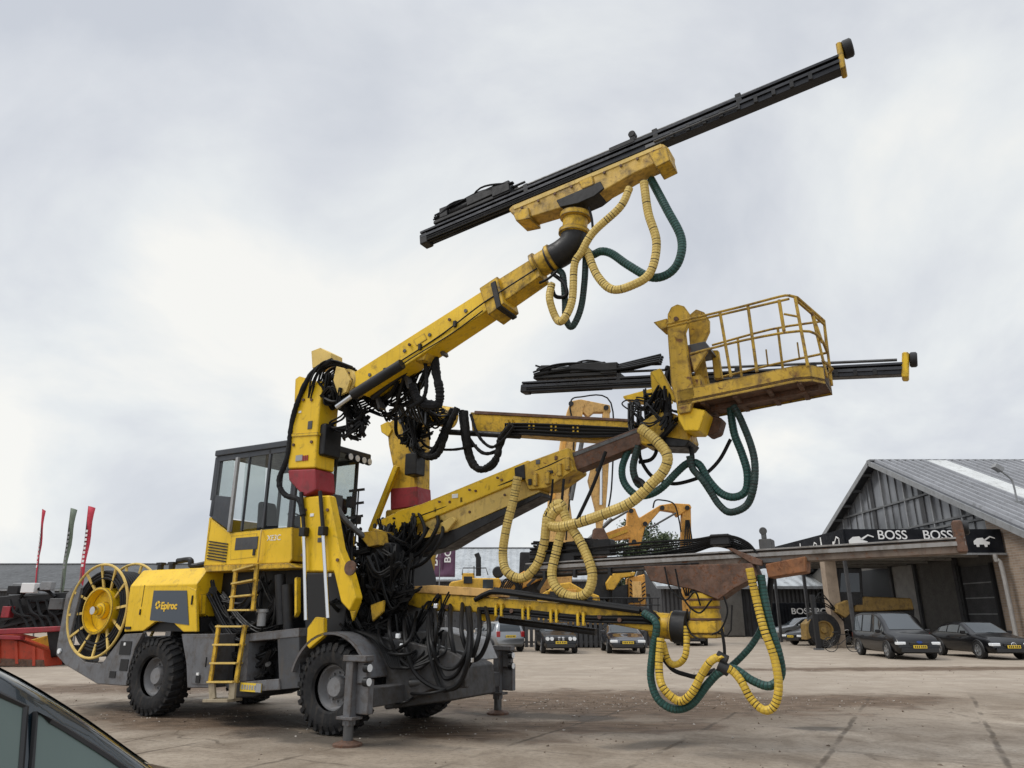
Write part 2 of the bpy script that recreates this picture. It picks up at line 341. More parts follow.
    c = mix(t, math_('MULTIPLY', smooth(Y, 16.5, 19.5), .38), c, (.42, .355, .285))
    # churned mud patches
    def patch(cx, cy, rx, ry, ang=0):
        mp = t.nodes.new('ShaderNodeMapping'); mp.vector_type = 'TEXTURE'; mp.inputs['Location'].default_value = (cx, cy, 0); mp.inputs['Scale'].default_value = (rx, ry, 1); mp.inputs['Rotation'].default_value = (0, 0, R(ang))
        L(P, mp.inputs[0]); ln = t.nodes.new('ShaderNodeVectorMath'); ln.operation = 'LENGTH'; L(mp.outputs[0], ln.inputs[0])
        d = math_('ADD', ln.outputs['Value'], math_('MULTIPLY', math_('SUBTRACT', mid, .5), 2.1)); return math_('SUBTRACT', 1.0, smooth(d, .55, 1.15))
    mud = patch(2.3, 15.9, 5.6, 2.9, -4)
    for a in ((6.8, 16.2, 3.0, 1.4, 10), (-5.5, 13.6, 3.2, 1.5, -25), (1.5, 12.6, 2.2, .8, 0), (-1.5, 12.4, 2.6, 1.0, -28), (-9, 19, 4, 1.6, 0), (14, 25.5, 9, 1.0, 4)): mud = math_('MAXIMUM', mud, patch(*a))
    mc = ramp(t, noise(t, 4, 10, .72, P, stretch=(.45, 1.6, 1)), [(.34, (.045, .03, .019)), (.5, (.112, .074, .047)), (.66, (.21, .15, .103))])
    c = mix(t, math_('MULTIPLY', mud, .93), c, mc)
    # dark patches, some under the rig along its heading
    dark_spot = patch(2.0, 10.9, .9, .35, 20)
    for a in ((-2.6, 11.4, 2.0, .6, -29), (.4, 13.9, 1.6, .5, -20), (4.9, 12.4, .5, .25, 0), (-3.6, 13.1, 2.0, .9, -29)): dark_spot = math_('MAXIMUM', dark_spot, patch(*a))
    c = mix(t, math_('MULTIPLY', dark_spot, .72), c, (.05, .043, .036))
    ln = math_('MULTIPLY', math_('MAXIMUM', jm, math_('MULTIPLY', ck, .75)), near)
    c = mix(t, math_('MULTIPLY', ln, .74), c, (.05, .036, .024))
    L(c, b.inputs['Base Color'])
    L(ramp(t, mid, [(.3, (.62,) * 3), (.65, (.9,) * 3)]), b.inputs['Roughness'])
    bp = t.nodes.new('ShaderNodeBump'); bp.inputs['Strength'].default_value = .55; bp.inputs['Distance'].default_value = .05
    h = math_('ADD', math_('MULTIPLY', fine, .35), math_('MULTIPLY', mid, .5)); h = math_('MULTIPLY_ADD', mud, math_('MULTIPLY', noise(t, 9, 8, .7, P), 1.8), h); h = math_('MULTIPLY_ADD', ln, -.5, h)
    L(h, bp.inputs['Height']); L(bp.outputs[0], b.inputs['Normal']); return m
g = MB(); g.add([(-700, -60, 0), (700, -60, 0), (700, 1500, 0), (-700, 1500, 0)], [(0, 1, 2, 3)])
tag(g.build('ground', ground_material()), kind='structure')
# loose clods and stones in the churned ground
st = MB()
def stone(x, y, r, mi=0):
    p = [Vector((rnd.gauss(0, 1), rnd.gauss(0, 1), rnd.gauss(0, .6))).normalized() * r * rnd.uniform(.7, 1.2) for _ in range(6)]
    q = [Vector((r, 0, 0)), Vector((0, r, 0)), Vector((-r, 0, 0)), Vector((0, -r, 0)), Vector((0, 0, r * .7)), Vector((0, 0, -r * .5))]
    st.add([Vector((x, y, r * .15)) + a * rnd.uniform(.7, 1.2) + b * .35 for a, b in zip(q, p)], [(0, 1, 4), (1, 2, 4), (2, 3, 4), (3, 0, 4), (1, 0, 5), (2, 1, 5), (3, 2, 5), (0, 3, 5)], mi)
for cx, cy, rx, ry, n in ((2.3, 15.8, 3.2, 1.7, 950), (6.6, 16, 2.0, .9, 220), (-5.5, 14, 2.4, 1, 260), (-1.5, 12.4, 2.4, .9, 200), (2, 12, 7, 3, 260), (10, 22, 9, 5, 300), (-8, 18, 4, 3, 200)):
    for _ in range(n):
        stone(cx + rnd.gauss(0, .5) * rx, cy + rnd.gauss(0, .5) * ry, .004 + abs(rnd.gauss(0, .010)), rnd.choice((0, 0, 0, 1)))
worn('clod', (.13, .095, .068), amount=.3, rough=.9, streak=False, bump=0); worn('pebble', (.36, .33, .29), amount=.2, rough=.9, streak=False, bump=0)
tag(st.build('loose_stones', [K['clod'], K['pebble']]), kind='stuff')

# ================================================================ THE DRILLING RIG (one thing, all parts are its children)
rig = tag(empty('drilling_rig', RO, HEAD), 'huge yellow and grey tunnel drilling rig with raised booms, work basket and looping hoses', 'drilling rig')
YY = lambda pts, u: [M(p[0], p[1], p[2] if len(p) > 2 else u) for p in pts]
def plate(name, pts, u0, u1, mat, parent=rig, bevel=.012):
    b = MB(); b.prism(YY(pts, u0), (0, u1 - u0, 0)); return b.build(name, K[mat] if isinstance(mat, str) else mat, parent, bevel)
def beam(name, p, q, u, w_, h, mat, parent=rig, bevel=.012):
    b = MB(); b.bar(M(*p, u), M(*q, u), w_, h); return b.build(name, K[mat], parent, bevel)
def boxp(name, c, d, mat, parent=rig, bevel=.012, rot=None):
    b = MB(); b.box(c, d, rot); return b.build(name, K[mat], parent, bevel)
def hose(name, pts, u, r, kind, parent=rig, pitch=.044, prob=None):
    b = MB(); p = [v + Vector((rnd.gauss(0, .008), rnd.gauss(0, .02), rnd.gauss(0, .008))) for v in YY(pts, u)]
    if kind == 'black': b.tube(cr_path(p, 8), r, 8); return b.build(name, K['hose_black'], parent)
    if kind == 'sleeve':
        q = cr_path(p, 12); b.tube(q, [r * rnd.uniform(.88, 1.12) for _ in q], 9); return b.build(name, K['hose_sleeve'], parent)
    main, gr, lt, pr = {'yellow': ('hose_yellow', 'groove_dark', 'groove_yellow', .36), 'bright': ('hose_yellow_b', 'groove_dark', 'groove_yellow', .55), 'green': ('hose_green', 'groove_green', 'groove_dark', .6), 'dark': ('hose_green_dark', 'groove_dark', 'groove_green', .5)}[kind]
    b.ribbed(p, r, pitch, pr if prob is None else prob); return b.build(name, [K[main], K[gr], K[lt]], parent)
def strap(name, p, q, u, r=.012, parent=rig): return hose(name, [p, ((p[0] + q[0]) / 2 + 1, (p[1] + q[1]) / 2), q], u, r, 'black', parent)
def wander(b, anchors, n, r=(.012, .022), sag=.34, jit=.10, seg=5):
    A = [M(*a) for a in anchors]; n = int(n * 1.35); done = 0
    while done < n:                                                     # hoses run in taped bundles of two to four
        q = rnd.sample(A, min(rnd.choice((2, 3)), len(A)))
        q = [p + Vector((rnd.gauss(0, jit), rnd.gauss(0, jit), rnd.gauss(0, jit))) for p in q]; path = [q[0]]
        for c in q[1:]:
            d = (c - path[-1]).length; path.append((path[-1] + c) / 2 + Vector((rnd.gauss(0, .05), rnd.gauss(0, .05), -sag * d * rnd.uniform(.3, 1.4)))); path.append(c)
        rr = rnd.uniform(*r); m = rnd.choice((2, 3, 3, 4)); off = Vector((rnd.gauss(0, 1), rnd.gauss(0, 1), rnd.gauss(0, 1))).normalized(); of2 = off.orthogonal()
        for k in range(m):
            o_ = off * (rr * 2.1 * (k % 2)) + of2 * (rr * 2.1 * (k // 2)); P_ = cr_path([p + o_ + Vector((0, 0, rnd.gauss(0, .012))) for p in path], 7)
            b.tube(P_, rr, seg)
        if rnd.random() < .5:
            h = len(P_) // 2; c0 = path[0] + Vector((0, 0, 0)); cc_ = P_[h] - o_ / 2; dd_ = (P_[h + 1] - P_[h - 1]).normalized() if 0 < h < len(P_) - 1 else Vector((1, 0, 0))
            b.tube([cc_ - dd_ * .03, cc_ + dd_ * .03], rr * 2.6, 8)
        done += m
    return b
def tangle(anchors, n, parent=rig, **k):
    return tag(wander(MB(), anchors, n, **k).build('hose_tangle', K['hose_black'], parent), kind='stuff')

# ---- wheels
def make_wheel(c, out):
    b = MB(); b.lathe((0, 0, 0), (0, out, 0), [(.36, -.20), (.37, .04), (.33, .09), (.30, .09), (.27, .0), (.25, -.02), (.16, -.02), (.155, .06), (.13, .10), (.05, .10)], 40)
    for k in range(12):
        a = k * math.pi / 6; b.cyl((math.cos(a) * .205, -.02 * out, math.sin(a) * .205), (math.cos(a) * .205, .015 * out, math.sin(a) * .205), .016, seg=6)
    wh = b.build('wheel', K['rim_grey'], rig, loc=c)
    b = MB(); W2 = .20
    b.lathe((0, 0, 0), (0, 1, 0), [(.33, -W2 * .8), (.36, -W2 * .98), (.45, -W2 * 1.08), (.56, -W2 * 1.05), (.615, -W2 * .9), (.63, -W2 * .6), (.632, 0), (.63, W2 * .6), (.615, W2 * .9), (.56, W2 * 1.05), (.45, W2 * 1.08), (.36, W2 * .98), (.33, W2 * .8)], 56, cap=False)
    NL = 30
    for k in range(NL):
        for sgn in (-1, 1):
            a = 2 * math.pi * (k + (.5 if sgn > 0 else 0)) / NL; ca, sa = math.cos(a), math.sin(a)
            rad = Vector((ca, 0, sa)); tan = Vector((-sa, 0, ca)); y0, y1 = .02 * sgn, .212 * sgn
            def P(rr, y, tt): return rad * rr + tan * tt + Vector((0, y, 0))
            h_ = .036
            p = [P(.60, y0, -h_ + .02), P(.60, y0, h_ + .02), P(.60, y1, h_ - .03), P(.60, y1, -h_ - .03), P(.664, y0, -h_ + .025), P(.664, y0, h_ + .015), P(.640, y1, h_ - .035), P(.640, y1, -h_ - .025)]
            b.hexa(p if sgn > 0 else [p[1], p[0], p[3], p[2], p[5], p[4], p[7], p[6]])
            q = [P(.53, y1 * .98, -h_ * .8 - .03), P(.53, y1 * .98, h_ * .8 - .03), P(.62, y1 * .86, h_ - .03), P(.62, y1 * .86, -h_ - .03)]
            b.hexa([*[v + Vector((0, -.02 * sgn, 0)) for v in q], *[v + Vector((0, .022 * sgn, 0)) for v in q]])
    ty = b.build('tyre', K['mud_rubber'], wh)
    return wh, ty
wheel0, tyre0 = make_wheel((0, -1.05, .655), -1)
for x, y, rz in ((-4.25, -1.05, 0), (0, 1.08, math.pi), (-4.25, 1.08, math.pi)):
    c = wheel0.copy(); COL.objects.link(c); c.parent = rig; c.location = (x, y, .655); c.rotation_euler = (0, rnd.uniform(0, .2), rz)
    d = tyre0.copy(); COL.objects.link(d); d.parent = c

# ---- chassis
b = MB()
b.box((-2.6, 0, .95), (6.4, 1.44, .7)); b.box((-5.9, 0, 1.0), (1.2, 1.4, .5)); b.box((.3, 0, .75), (1.4, 1.3, .6))
b.cyl((-4.25, -.9, .655), (-4.25, .9, .655), .17); b.cyl((0, -.9, .655), (0, .9, .655), .17)
chassis = b.build('chassis', K['grey_dark'], rig, .02)
TAIL = [(66, 594), (77, 582), (81, 588), (69, 640), (72, 650), (84, 662), (101, 664), (124, 634), (143, 633), (135, 648), (129, 668), (126, 686), (97, 684), (65, 665), (56, 655), (57, 644)]
tp = plate('tail_frame', TAIL, -1.24, -1.16, 'grey_paint')
q = [Vector((p.x, 1.16, p.z)) for p in YY(TAIL, -1.24)]; b = MB(); b.prism(q, (0, .08, 0)); b.build('tail_frame', K['grey_paint'], rig, .012)
b = MB(); b.box((-7.12, 0, 1.0), (.12, 2.3, .25)); b.box((-6.4, 0, .75), (.5, 2.3, .1)); b.build('tail_crossmember', K['grey_paint'], rig, .012)
b = MB()                                                               # black service sockets in the tail plate
for x0, y0, x1, y1 in ((121, 641, 130, 655), (121, 659, 127, 671), (110, 671, 115, 678)):
    a, c = M(x0, y0, -1.245), M(x1, y1, -1.245); b.hexa([(a.x, -1.25, c.z), (c.x, -1.25, c.z), (c.x, -1.235, c.z), (a.x, -1.235, c.z), (a.x, -1.25, a.z), (c.x, -1.25, a.z), (c.x, -1.235, a.z), (a.x, -1.235, a.z)])
b.build('socket_panel', K['black'], tp)
lp = M(60, 651, -1.25); b = MB(); b.cyl(lp, lp + Vector((0, -.03, 0)), .05); b.build('marker_lamp', K['lamp_glass'], tp)
lp = M(125, 644, -1.25); b = MB(); b.box(lp, (.05, .02, .05)); b.build('warning_sticker', K['white'], tp)
# lockers and sill between the wheels
pl = plate('side_locker', [(181, 634), (217, 634), (212, 688), (187, 688), (186, 664)], -1.22, -.8, 'grey_paint')
plate('locker_door', [(193, 637), (214, 637), (210, 685), (191, 684)], -1.235, -1.222, 'grey_paint', pl)
a = M(198, 679, -1.24); b = MB(); b.box(a, (.10, .02, .12)); b.build('socket_panel', K['black'], pl); a = M(198, 674, -1.24); b = MB(); b.box(a, (.06, .03, .04)); b.build('warning_sticker', K['white'], pl)
a = M(206, 662, -1.24); boxp('latch', a, (.02, .02, .16), 'black', pl, .004)
fl = plate('side_locker', [(277, 638), (299, 635), (300, 688), (279, 690)], -1.22, -.75, 'grey_dark')
b = MB(); b.prism(YY([(245, 634), (299, 628), (299, 637), (245, 642)], -1.23), (0, .5, 0)); b.prism(YY([(244, 634), (249, 634), (246, 684), (239, 684)], -1.235), (0, .5, 0)); b.prism(YY([(239, 682), (279, 679), (280, 690), (239, 693)], -1.25), (0, .5, 0))
b.build('locker_frame', K['grey_paint'], rig, .01)
b = MB(); wander(b, [(250, 660, -1.0), (272, 650, -1.0), (262, 672, -1.0), (255, 645, -.9), (274, 672, -.9)], 16, jit=.05)
for x, y in ((256, 655), (268, 664), (262, 648)): b.cyl(M(x, y, -1.05), M(x + 4, y + 8, -.9), .05)
b.build('valve_block', K['steel_black'], rig)
b = MB(); b.prism(YY([(222, 684), (270, 682), (262, 694), (252, 698), (235, 698)], -1.05), (0, .9, 0)); b.build('fuel_tank', K['grey_dark'], rig, .03)
# plate on the sill
a, c = M(241, 683, -1.262), M(261, 692, -1.262); pm = frame((a + c) / 2, (1, 0, 0), (0, 0, 1))
wd = c.x - a.x; b = MB(); b.box((a + c) / 2, (wd, .012, .13)); npl = b.build('warning_plate', K['plate_yellow'], rig)
b = MB()
for k in range(6): b.box((a.x + wd * (.1 + .12 * k), -1.27, (a.z + c.z) / 2), (.035, .006, .07))
b.box((c.x - .06, -1.271, (a.z + c.z) / 2), (.12, .006, .128)); b.build('plate_marks', K['grey_light'], npl)

# ---- engine cover with dark logo panel
b = MB()
CO = YY([(130, 586), (151, 586), (188, 586), (196, 590), (197, 632), (183, 632), (172, 622), (155, 622), (143, 631), (124, 632)], -1.2)
zt = M(150, 570, -1.0).z; zl = CO[0].z; xa = CO[0].x; xb = CO[3].x
b.prism(CO, (0, .06, 0))
cover = b.build('engine_cover', K['yellow'], rig, .012)
b = MB(); xs, xe = CO[9].x, CO[4].x
prof = [(-1.2, zl), (-.98, zt), (.98, zt), (1.2, zl), (1.2, CO[8].z + .25), (-1.14, CO[8].z + .25)]
b.prism([(xa, y, z) for y, z in prof], (xb - xa, 0, 0)); b.build('cover_top', K['yellow'], cover, .02)
b = MB(); b.box(((xs + xe) / 2, 0, CO[8].z + .12), (xe - xs - .1, 2.2, .24)); b.build('arch_liner', K['black'], cover)
b = MB(); b.prism(YY([(154, 590.5), (187, 590.5), (189, 625), (150, 620)], -1.205), (0, -.006, 0)); lgp = b.build('logo_panel', K['panel_blue'], cover)
a = M(169, 606, -1.214); text('logo_text', 'Epiroc', .175, K['letter_yellow'], lgp, frame(a, (1, 0, 0), (0, 0, 1)), .003, 'CENTER', .006)
a = M(158, 605, -1.214)
b = MB()
for k in range(4):                                                     # folded round emblem in front of the name
    g0 = k * math.pi / 2 + .5
    b.prism([a + Vector((math.cos(g0 + t) * r_, 0, math.sin(g0 + t) * r_)) for r_, t in ((.075, .1), (.075, .8), (.075, 1.35), (.035, 1.35), (.035, .1))], (0, -.004, 0))
b.build('logo_emblem', K['letter_yellow'], lgp)
b = MB(); b.prism(YY([(197, 594), (202, 594), (201, 614), (197, 617)], -1.1), (0, .1, 0)); b.build('cover_bracket', K['yellow'], cover)
for x, y, w2, h2, mt in ((128, 628, .16, .05, 'steel_black'), (192, 600, .03, .16, 'steel_black'), (140, 612, .03, .10, 'steel_black')): boxp('cover_latch', M(x, y, -1.21), (w2, .02, h2), mt, cover, .004)
b = MB(); b.box((M(141, 610, -1.2).x, -1.203, (zl + CO[8].z) / 2 + .22), (.012, .004, zl - CO[8].z - .42)); b.build('panel_seam', K['steel_black'], cover)
b = MB(); a = M(158, 569, -.9)
for dx_ in (0, .35): b.cyl((a.x + dx_, -.85, zt), (a.x + dx_, -.85, zt + .1), .06); b.box((a.x + dx_, -.85, zt + .12), (.16, .1, .05))
b.build('filler_cap', K['steel_black'], cover)
b = MB(); a = M(178, 561, -.8); b.tube(cr_path([a, M(190, 560, -.8), M(192, 566, -.8), M(205, 564, -.7)], 6), .055, 10); b.build('exhaust_pipe', K['steel_black'], rig)

# ---- cable reel
rc = M(97, 610.5, -1.2); reel = MB(); RA = R(3); RU = Vector((math.cos(RA), math.sin(RA), 0)); RAX = Vector((-math.sin(RA), math.cos(RA), 0)); UP_ = Vector((0, 0, 1))
def ring(b, c, r, tr, seg=48, u=Vector((1, 0, 0))): b.tube([c + u * (math.cos(2 * math.pi * k / seg) * r) + Vector((0, 0, math.sin(2 * math.pi * k / seg) * r)) for k in range(seg)], tr, 8, closed=True)
ring(reel, rc, .88, .026, 48, RU); reel_o = reel.build('cable_reel', K['yellow_pale'], rig)
for k in range(12):
    g0 = 2 * math.pi * k / 12 + .1; dr = RU * math.cos(g0) + UP_ * math.sin(g0); b = MB(); b.bar(rc + dr * .42 + RAX * .10, rc + dr * .89, .05, .035, RAX); b.build('spoke', K['yellow_pale'], reel_o, .004)
b = MB(); b.lathe(rc, -RAX, [(.43, -.62), (.43, -.02), (.45, 0), (.40, .01), (.38, -.16), (.16, -.16), (.15, -.06), (.09, -.05), (.085, .03), (.0, .035)], 40); b.build('hub', K['yellow'], reel_o)
b = MB(); b.cyl(rc - RAX * .02, rc - RAX * .10, .075); b.build('axle_cap', K['chrome'], reel_o)
b = MB(); rc2 = rc + RAX * .68; ring(b, rc2, .93, .028, 48, RU)
for k in range(12):
    g0 = 2 * math.pi * k / 12 + .3; dr = RU * math.cos(g0) + UP_ * math.sin(g0); b.bar(rc2 + dr * .42, rc2 + dr * .92, .05, .035, RAX)
b.build('rear_rim', K['yellow_pale'], reel_o)
b = MB()
for k in range(9):
    for j in range(3): ring(b, rc + RAX * (.07 + k * .065), .74 - j * .06, .033, 36, RU)
b.build('wound_cable', K['hose_black'], reel_o)
b = MB(); b.bar(rc + Vector((0, .75, 0)), rc + Vector((0, 1.7, 0)), .3, .3); b.bar(rc + Vector((.1, .75, -.1)), rc + Vector((.5, .8, -.7)), .12, .2, (0, 1, 0)); b.build('reel_mount', K['grey_paint'], rig, .01)
boxp('rear_bulkhead', (xa - .06, .55, 1.75), (.1, 1.3, 1.3), 'steel_black')

# ---- cab
cz0 = M(204, 565, -1.0).z; cz1 = M(217, 455, -1.0).z; cx0 = M(204, 565, -1.0).x; cx1 = M(300, 441, -1.0).x; CY0, CY1 = -1.0, .62
low = YY([(203.5, 566), (209, 517), (229, 533), (292, 527), (292, 559), (289, 563)], CY0)
b = MB(); b.prism(low, (0, .04, 0))
cab = b.build('cab', K['yellow'], rig, .01)
zw = low[3].z; zl2 = low[1].z
b = MB(); b.prism([Vector((p.x, CY1, p.z)) for p in low], (0, -.04, 0))
b.box(((cx0 + cx1) / 2, (CY0 + CY1) / 2, cz0 + .05), (cx1 - cx0 - .06, CY1 - CY0 - .1, .08))
b.box((cx0 + .03, (CY0 + CY1) / 2, (cz0 + zl2) / 2), (.05, CY1 - CY0, zl2 - cz0)); b.box((cx1 - .05, (CY0 + CY1) / 2, (cz0 + zw) / 2), (.05, CY1 - CY0 - .02, zw - cz0)); b.build('cab_shell', K['yellow'], cab, .01)
b = MB()                                                               # frame, grey lower rear corner, header
b.prism(YY([(209, 516), (212, 495), (232, 497), (231, 532)], -1.0), (0, .035, 0))
b.box(((cx0 + cx1) / 2, CY0 + .02, cz1 - .07), (cx1 - cx0, .05, .14))
for p, q, w_ in (((212, 500), (217, 457), .10), ((242, 531), (249, 453), .035), ((264, 528), (269, 449), .06), ((291, 527), (293, 446), .06)):
    b.bar(M(*p, CY0 + .02), M(*q, CY0 + .02), w_, .05, (0, 1, 0)) if 0 else b.box(((M(*p, CY0).x + M(*q, CY0).x) / 2, CY0 + .02, (M(*p, CY0).z + M(*q, CY0).z) / 2), (w_, .05, abs(M(*p, CY0).z - M(*q, CY0).z)))
fb = MB()
for x in (cx0 + .05, cx0 + 1.1, cx1 - .04): fb.box((x, CY1 - .03, (zw + cz1) / 2), (.07, .05, cz1 - zw))
fb.box(((cx0 + cx1) / 2, CY1 - .03, cz1 - .05), (cx1 - cx0, .05, .12)); fb.build('far_side_frame', K['cab_grey'], cab, .008)
b.box((cx1 - .04, CY0 + .03, (zw + cz1) / 2), (.07, .06, cz1 - zw)); b.box((cx1 - .04, .0, (zw + cz1) / 2), (.05, .05, cz1 - zw))
b.box((cx0 + .04, CY0 + .04, (zl2 + cz1) / 2), (.08, .08, cz1 - zl2)); b.build('cab_frame', K['cab_grey'], cab, .008)
zA = M(215, 457, CY0).z; b = MB(); b.hexa([(cx0 - .06, CY0 - .04, zA), (cx1 + .25, CY0 - .04, zA - .02), (cx1 + .25, CY1 + .05, zA - .02), (cx0 - .06, CY1 + .05, zA), (cx0 - .06, CY0 - .04, zA + .12), (cx1 + .25, CY0 - .04, zA + .10), (cx1 + .25, CY1 + .05, zA + .10), (cx0 - .06, CY1 + .05, zA + .12)])
b.build('cab_roof', K['cab_grey'], cab, .02)
b = MB(); b.box((M(235, 495, CY0).x, CY0 - .03, (M(231, 532, CY0).z + M(238, 458, CY0).z) / 2), (.07, .06, M(238, 458, CY0).z - M(231, 532, CY0).z)); b.build('door_rail', K['grey_light'], cab, .006)
def pane(pts, u): b = MB(); b.prism(YY(pts, u), (0, .012, 0)); return b.build('window', K['cab_glass'], cab)
pane([(213, 497), (219, 463), (234, 460), (231, 498)], CY0 + .01); pane([(240, 530), (246, 456), (266, 452), (262, 527)], CY0 + .01); pane([(266, 526), (271, 452), (291, 448), (291, 526)], CY0 + .01)
for x0, x1 in ((cx0 + .09, cx0 + 1.06), (cx0 + 1.14, cx1 - .08)): b = MB(); b.box(((x0 + x1) / 2, CY1 - .02, (zw + cz1) / 2), (x1 - x0, .012, cz1 - zw)); b.build('window', K['cab_glass'], cab)
b = MB(); b.box((cx1 - .03, (CY0 + CY1) / 2, (zw + cz1) / 2 + .02), (.012, CY1 - CY0 - .1, cz1 - zw)); b.build('windscreen', K['cab_glass'], cab)
b = MB(); b.box((cx0 + .04, (CY0 + CY1) / 2, (zl2 + cz1) / 2 + .02), (.012, CY1 - CY0 - .1, cz1 - zl2)); b.build('rear_window', K['cab_glass'], cab)
b = MB(); b.box(((cx0 + cx1) / 2, (CY0 + CY1) / 2, (cz0 + zw) / 2 + .03), (cx1 - cx0 - .16, CY1 - CY0 - .12, zw - cz0 - .10)); b.build('interior_liner', K['plastic_black'], cab)
sx_ = cx0 + .95; sz = zw - .08
b = MB(); b.box((sx_, -.2, sz + .12), (.5, .5, .14)); b.hexa([(sx_ - .32, -.45, sz + .1), (sx_ - .18, -.45, sz + .1), (sx_ - .18, .05, sz + .1), (sx_ - .32, .05, sz + .1), (sx_ - .42, -.4, sz + .72), (sx_ - .30, -.4, sz + .72), (sx_ - .30, 0, sz + .72), (sx_ - .42, 0, sz + .72)]); b.build('seat', K['seat_cloth'], cab, .06, bseg=3)
b = MB(); cc = Vector((sx_ + .55, -.25, zw + .28)); tv = Vector((.55, 0, .83)); av = Vector((0, 1, 0)); bv = tv.cross(av)
b.tube([cc + (av * math.cos(2 * math.pi * k / 24) + bv * math.sin(2 * math.pi * k / 24)) * .19 for k in range(24)], .014, 6, closed=True)
for k in range(3): b.bar(cc, cc + (av * math.cos(2.1 * k) + bv * math.sin(2.1 * k)) * .19, .03, .01)
b.bar(cc, cc + Vector((.25, 0, -.5)), .06, .06); b.build('steering_wheel', K['plastic_black'], cab)
b = MB(); b.box((cx1 - .3, -.1, zw + .12), (.35, 1.0, .3)); b.box((cx0 + .6, .35, zw), (.8, .3, .4)); b.box((cx1 - .2, .45, zw + .55), (.12, .18, .3)); b.build('console', K['plastic_black'], cab, .03)
b = MB(); a, c = M(209, 542, CY0 - .01), M(226, 561, CY0 - .01)
for k in range(7): b.box(((a.x + c.x) / 2, CY0 - .012, a.z + (c.z - a.z) * (k + .5) / 7), (c.x - a.x, .012, .022), Matrix.Rotation(R(8), 3, 'Y'))
b.build('vent_louvre', K['black'], cab)
b = MB(); z0_, z1_ = M(240, 560, CY0).z, M(240, 535, CY0).z
a, c = M(236, 538, CY0 - .006), M(257, 549, CY0 - .006); b.hexa([(a.x, CY0 - .012, c.z), (c.x, CY0 - .012, c.z), (c.x, CY0, c.z), (a.x, CY0, c.z), (a.x, CY0 - .012, a.z), (c.x, CY0 - .012, a.z), (c.x, CY0, a.z), (a.x, CY0, a.z)]); b.build('lower_window', K['tint_glass'] if 0 else K['grey_dark'], cab, .004)
plate('door_panel', [(231, 536), (257, 533), (256, 557), (230, 560)], CY0 - .006, CY0, 'yellow', cab, .003)
a = M(254, 552, CY0 - .012); boxp('door_latch', a, (.06, .02, .12), 'black', cab, .004)
b = MB(); b.tube(cr_path([M(258, 562, CY0 - .02), M(258.5, 558, CY0 - .07), M(261, 534, CY0 - .07), M(261.5, 530, CY0 - .02)], 4), .014, 6); b.build('grab_handle', K['yellow_pale'], cab)
a = M(274, 538, CY0 - .004); text('model_text', 'XE3C', .14, K['white'], cab, frame(a, (1, 0, 0), (0, 0, 1)), .003, 'CENTER', .0)
b = MB(); b.prism(YY([(203, 566), (289, 563), (296, 568), (206, 572)], CY0 - .05), (0, 1.6, 0)); b.build('cab_floor', K['yellow_dirty'], rig, .01)
for x, y in ((352, 462), (358, 463), (364, 466), (369, 468)):
    p = Vector((cx1 + .2, .02 + (x - 352) * .032, zA - .07)); b = MB(); b.lathe(p + Vector((.1, 0, 0)), (-1, 0, 0), [(.07, 0), (.075, .03), (.05, .10)], 16); wl = b.build('work_light', K['steel_black'], cab)
    b = MB(); b.cyl(p + Vector((.10, 0, 0)), p + Vector((.108, 0, 0)), .06); b.build('lens', K['lamp_glass'], wl)
b = MB(); px_ = cx1 + .3
for y in (.15, .3): b.tube([(px_, y, zw - .2), (px_, y, zw + .8)], .015, 6)
for k in range(4): b.bar((px_, .05, zw + k * .25), (px_ + .05, .4, zw + k * .25 + .08), .03, .05)
b.box((px_, .1, zw + .55), (.1, .12, .2)); b.box((px_, .3, zw + .25), (.1, .14, .16)); b.build('mirror_bracket', K['steel_black'], cab)

# ---- under the cab: dark engine bay
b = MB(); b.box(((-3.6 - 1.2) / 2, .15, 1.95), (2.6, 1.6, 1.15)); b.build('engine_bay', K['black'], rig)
b = MB(); wander(b, [(210, 585, -.85), (225, 600, -.85), (262, 580, -.85), (280, 600, -.85), (292, 620, -.85), (205, 620, -.85), (250, 625, -.85), (270, 625, -.8)], 34, jit=.06)
for x, y in ((280, 590), (287, 600)): b.tube(YY([(x, y - 15), (x + 2, y + 35)], -.95), .09, 12)
for x, y in ((208, 577), (213, 590)): b.cyl(M(x, y, -.75), M(x, y, -.9), .07)
b.build('engine_pipes', K['steel_black'], rig)
a = M(261, 626, -1.1); b = MB(); b.cyl(a, a + Vector((0, 0, .22)), .07); b.cyl(a + Vector((0, 0, .22)), a + Vector((0, 0, .27)), .10); b.build('oil_filter', K['grey_light'], rig)
plate('strut', [(294, 578), (297, 577), (297, 612), (294, 618)], -1.0, -.9, 'yellow')
# ---- ladders
def ladder(tl, tr, bl, br, rungs, u):
    b = MB(); TL, TR, BL, BR = [M(*p, u) for p in (tl, tr, bl, br)]
    b.bar(TL, BL, .035, .09, (1, 0, 0)); l = b.build('ladder', K['yellow_dirty'], rig, .004); b = MB(); b.bar(TR, BR, .035, .09, (1, 0, 0)); b.build('stile', K['yellow_dirty'], l, .004)
    for k in range(rungs):
        f_ = (k + .08) / (rungs - .86); b = MB(); b.bar(TL.lerp(BL, f_), TR.lerp(BR, f_), .16, .028); b.build('rung', K['yellow_pale'], l, .004)
ladder((236, 570), (257, 564), (231, 611), (253, 611), 4, -1.28); ladder((219, 625), (245, 625), (210, 683), (236, 683), 4, -1.32)
b = MB(); b.bar(M(210, 700, -1.3), M(235, 700, -1.3), .30, .045); b.bar(M(212, 683, -1.34), M(213, 699, -1.34), .04, .14, (1, 0, 0)); b.bar(M(233, 683, -1.34), M(232, 699, -1.34), .04, .14, (1, 0, 0)); b.build('boarding_step', K['panel_step'], rig, .004)

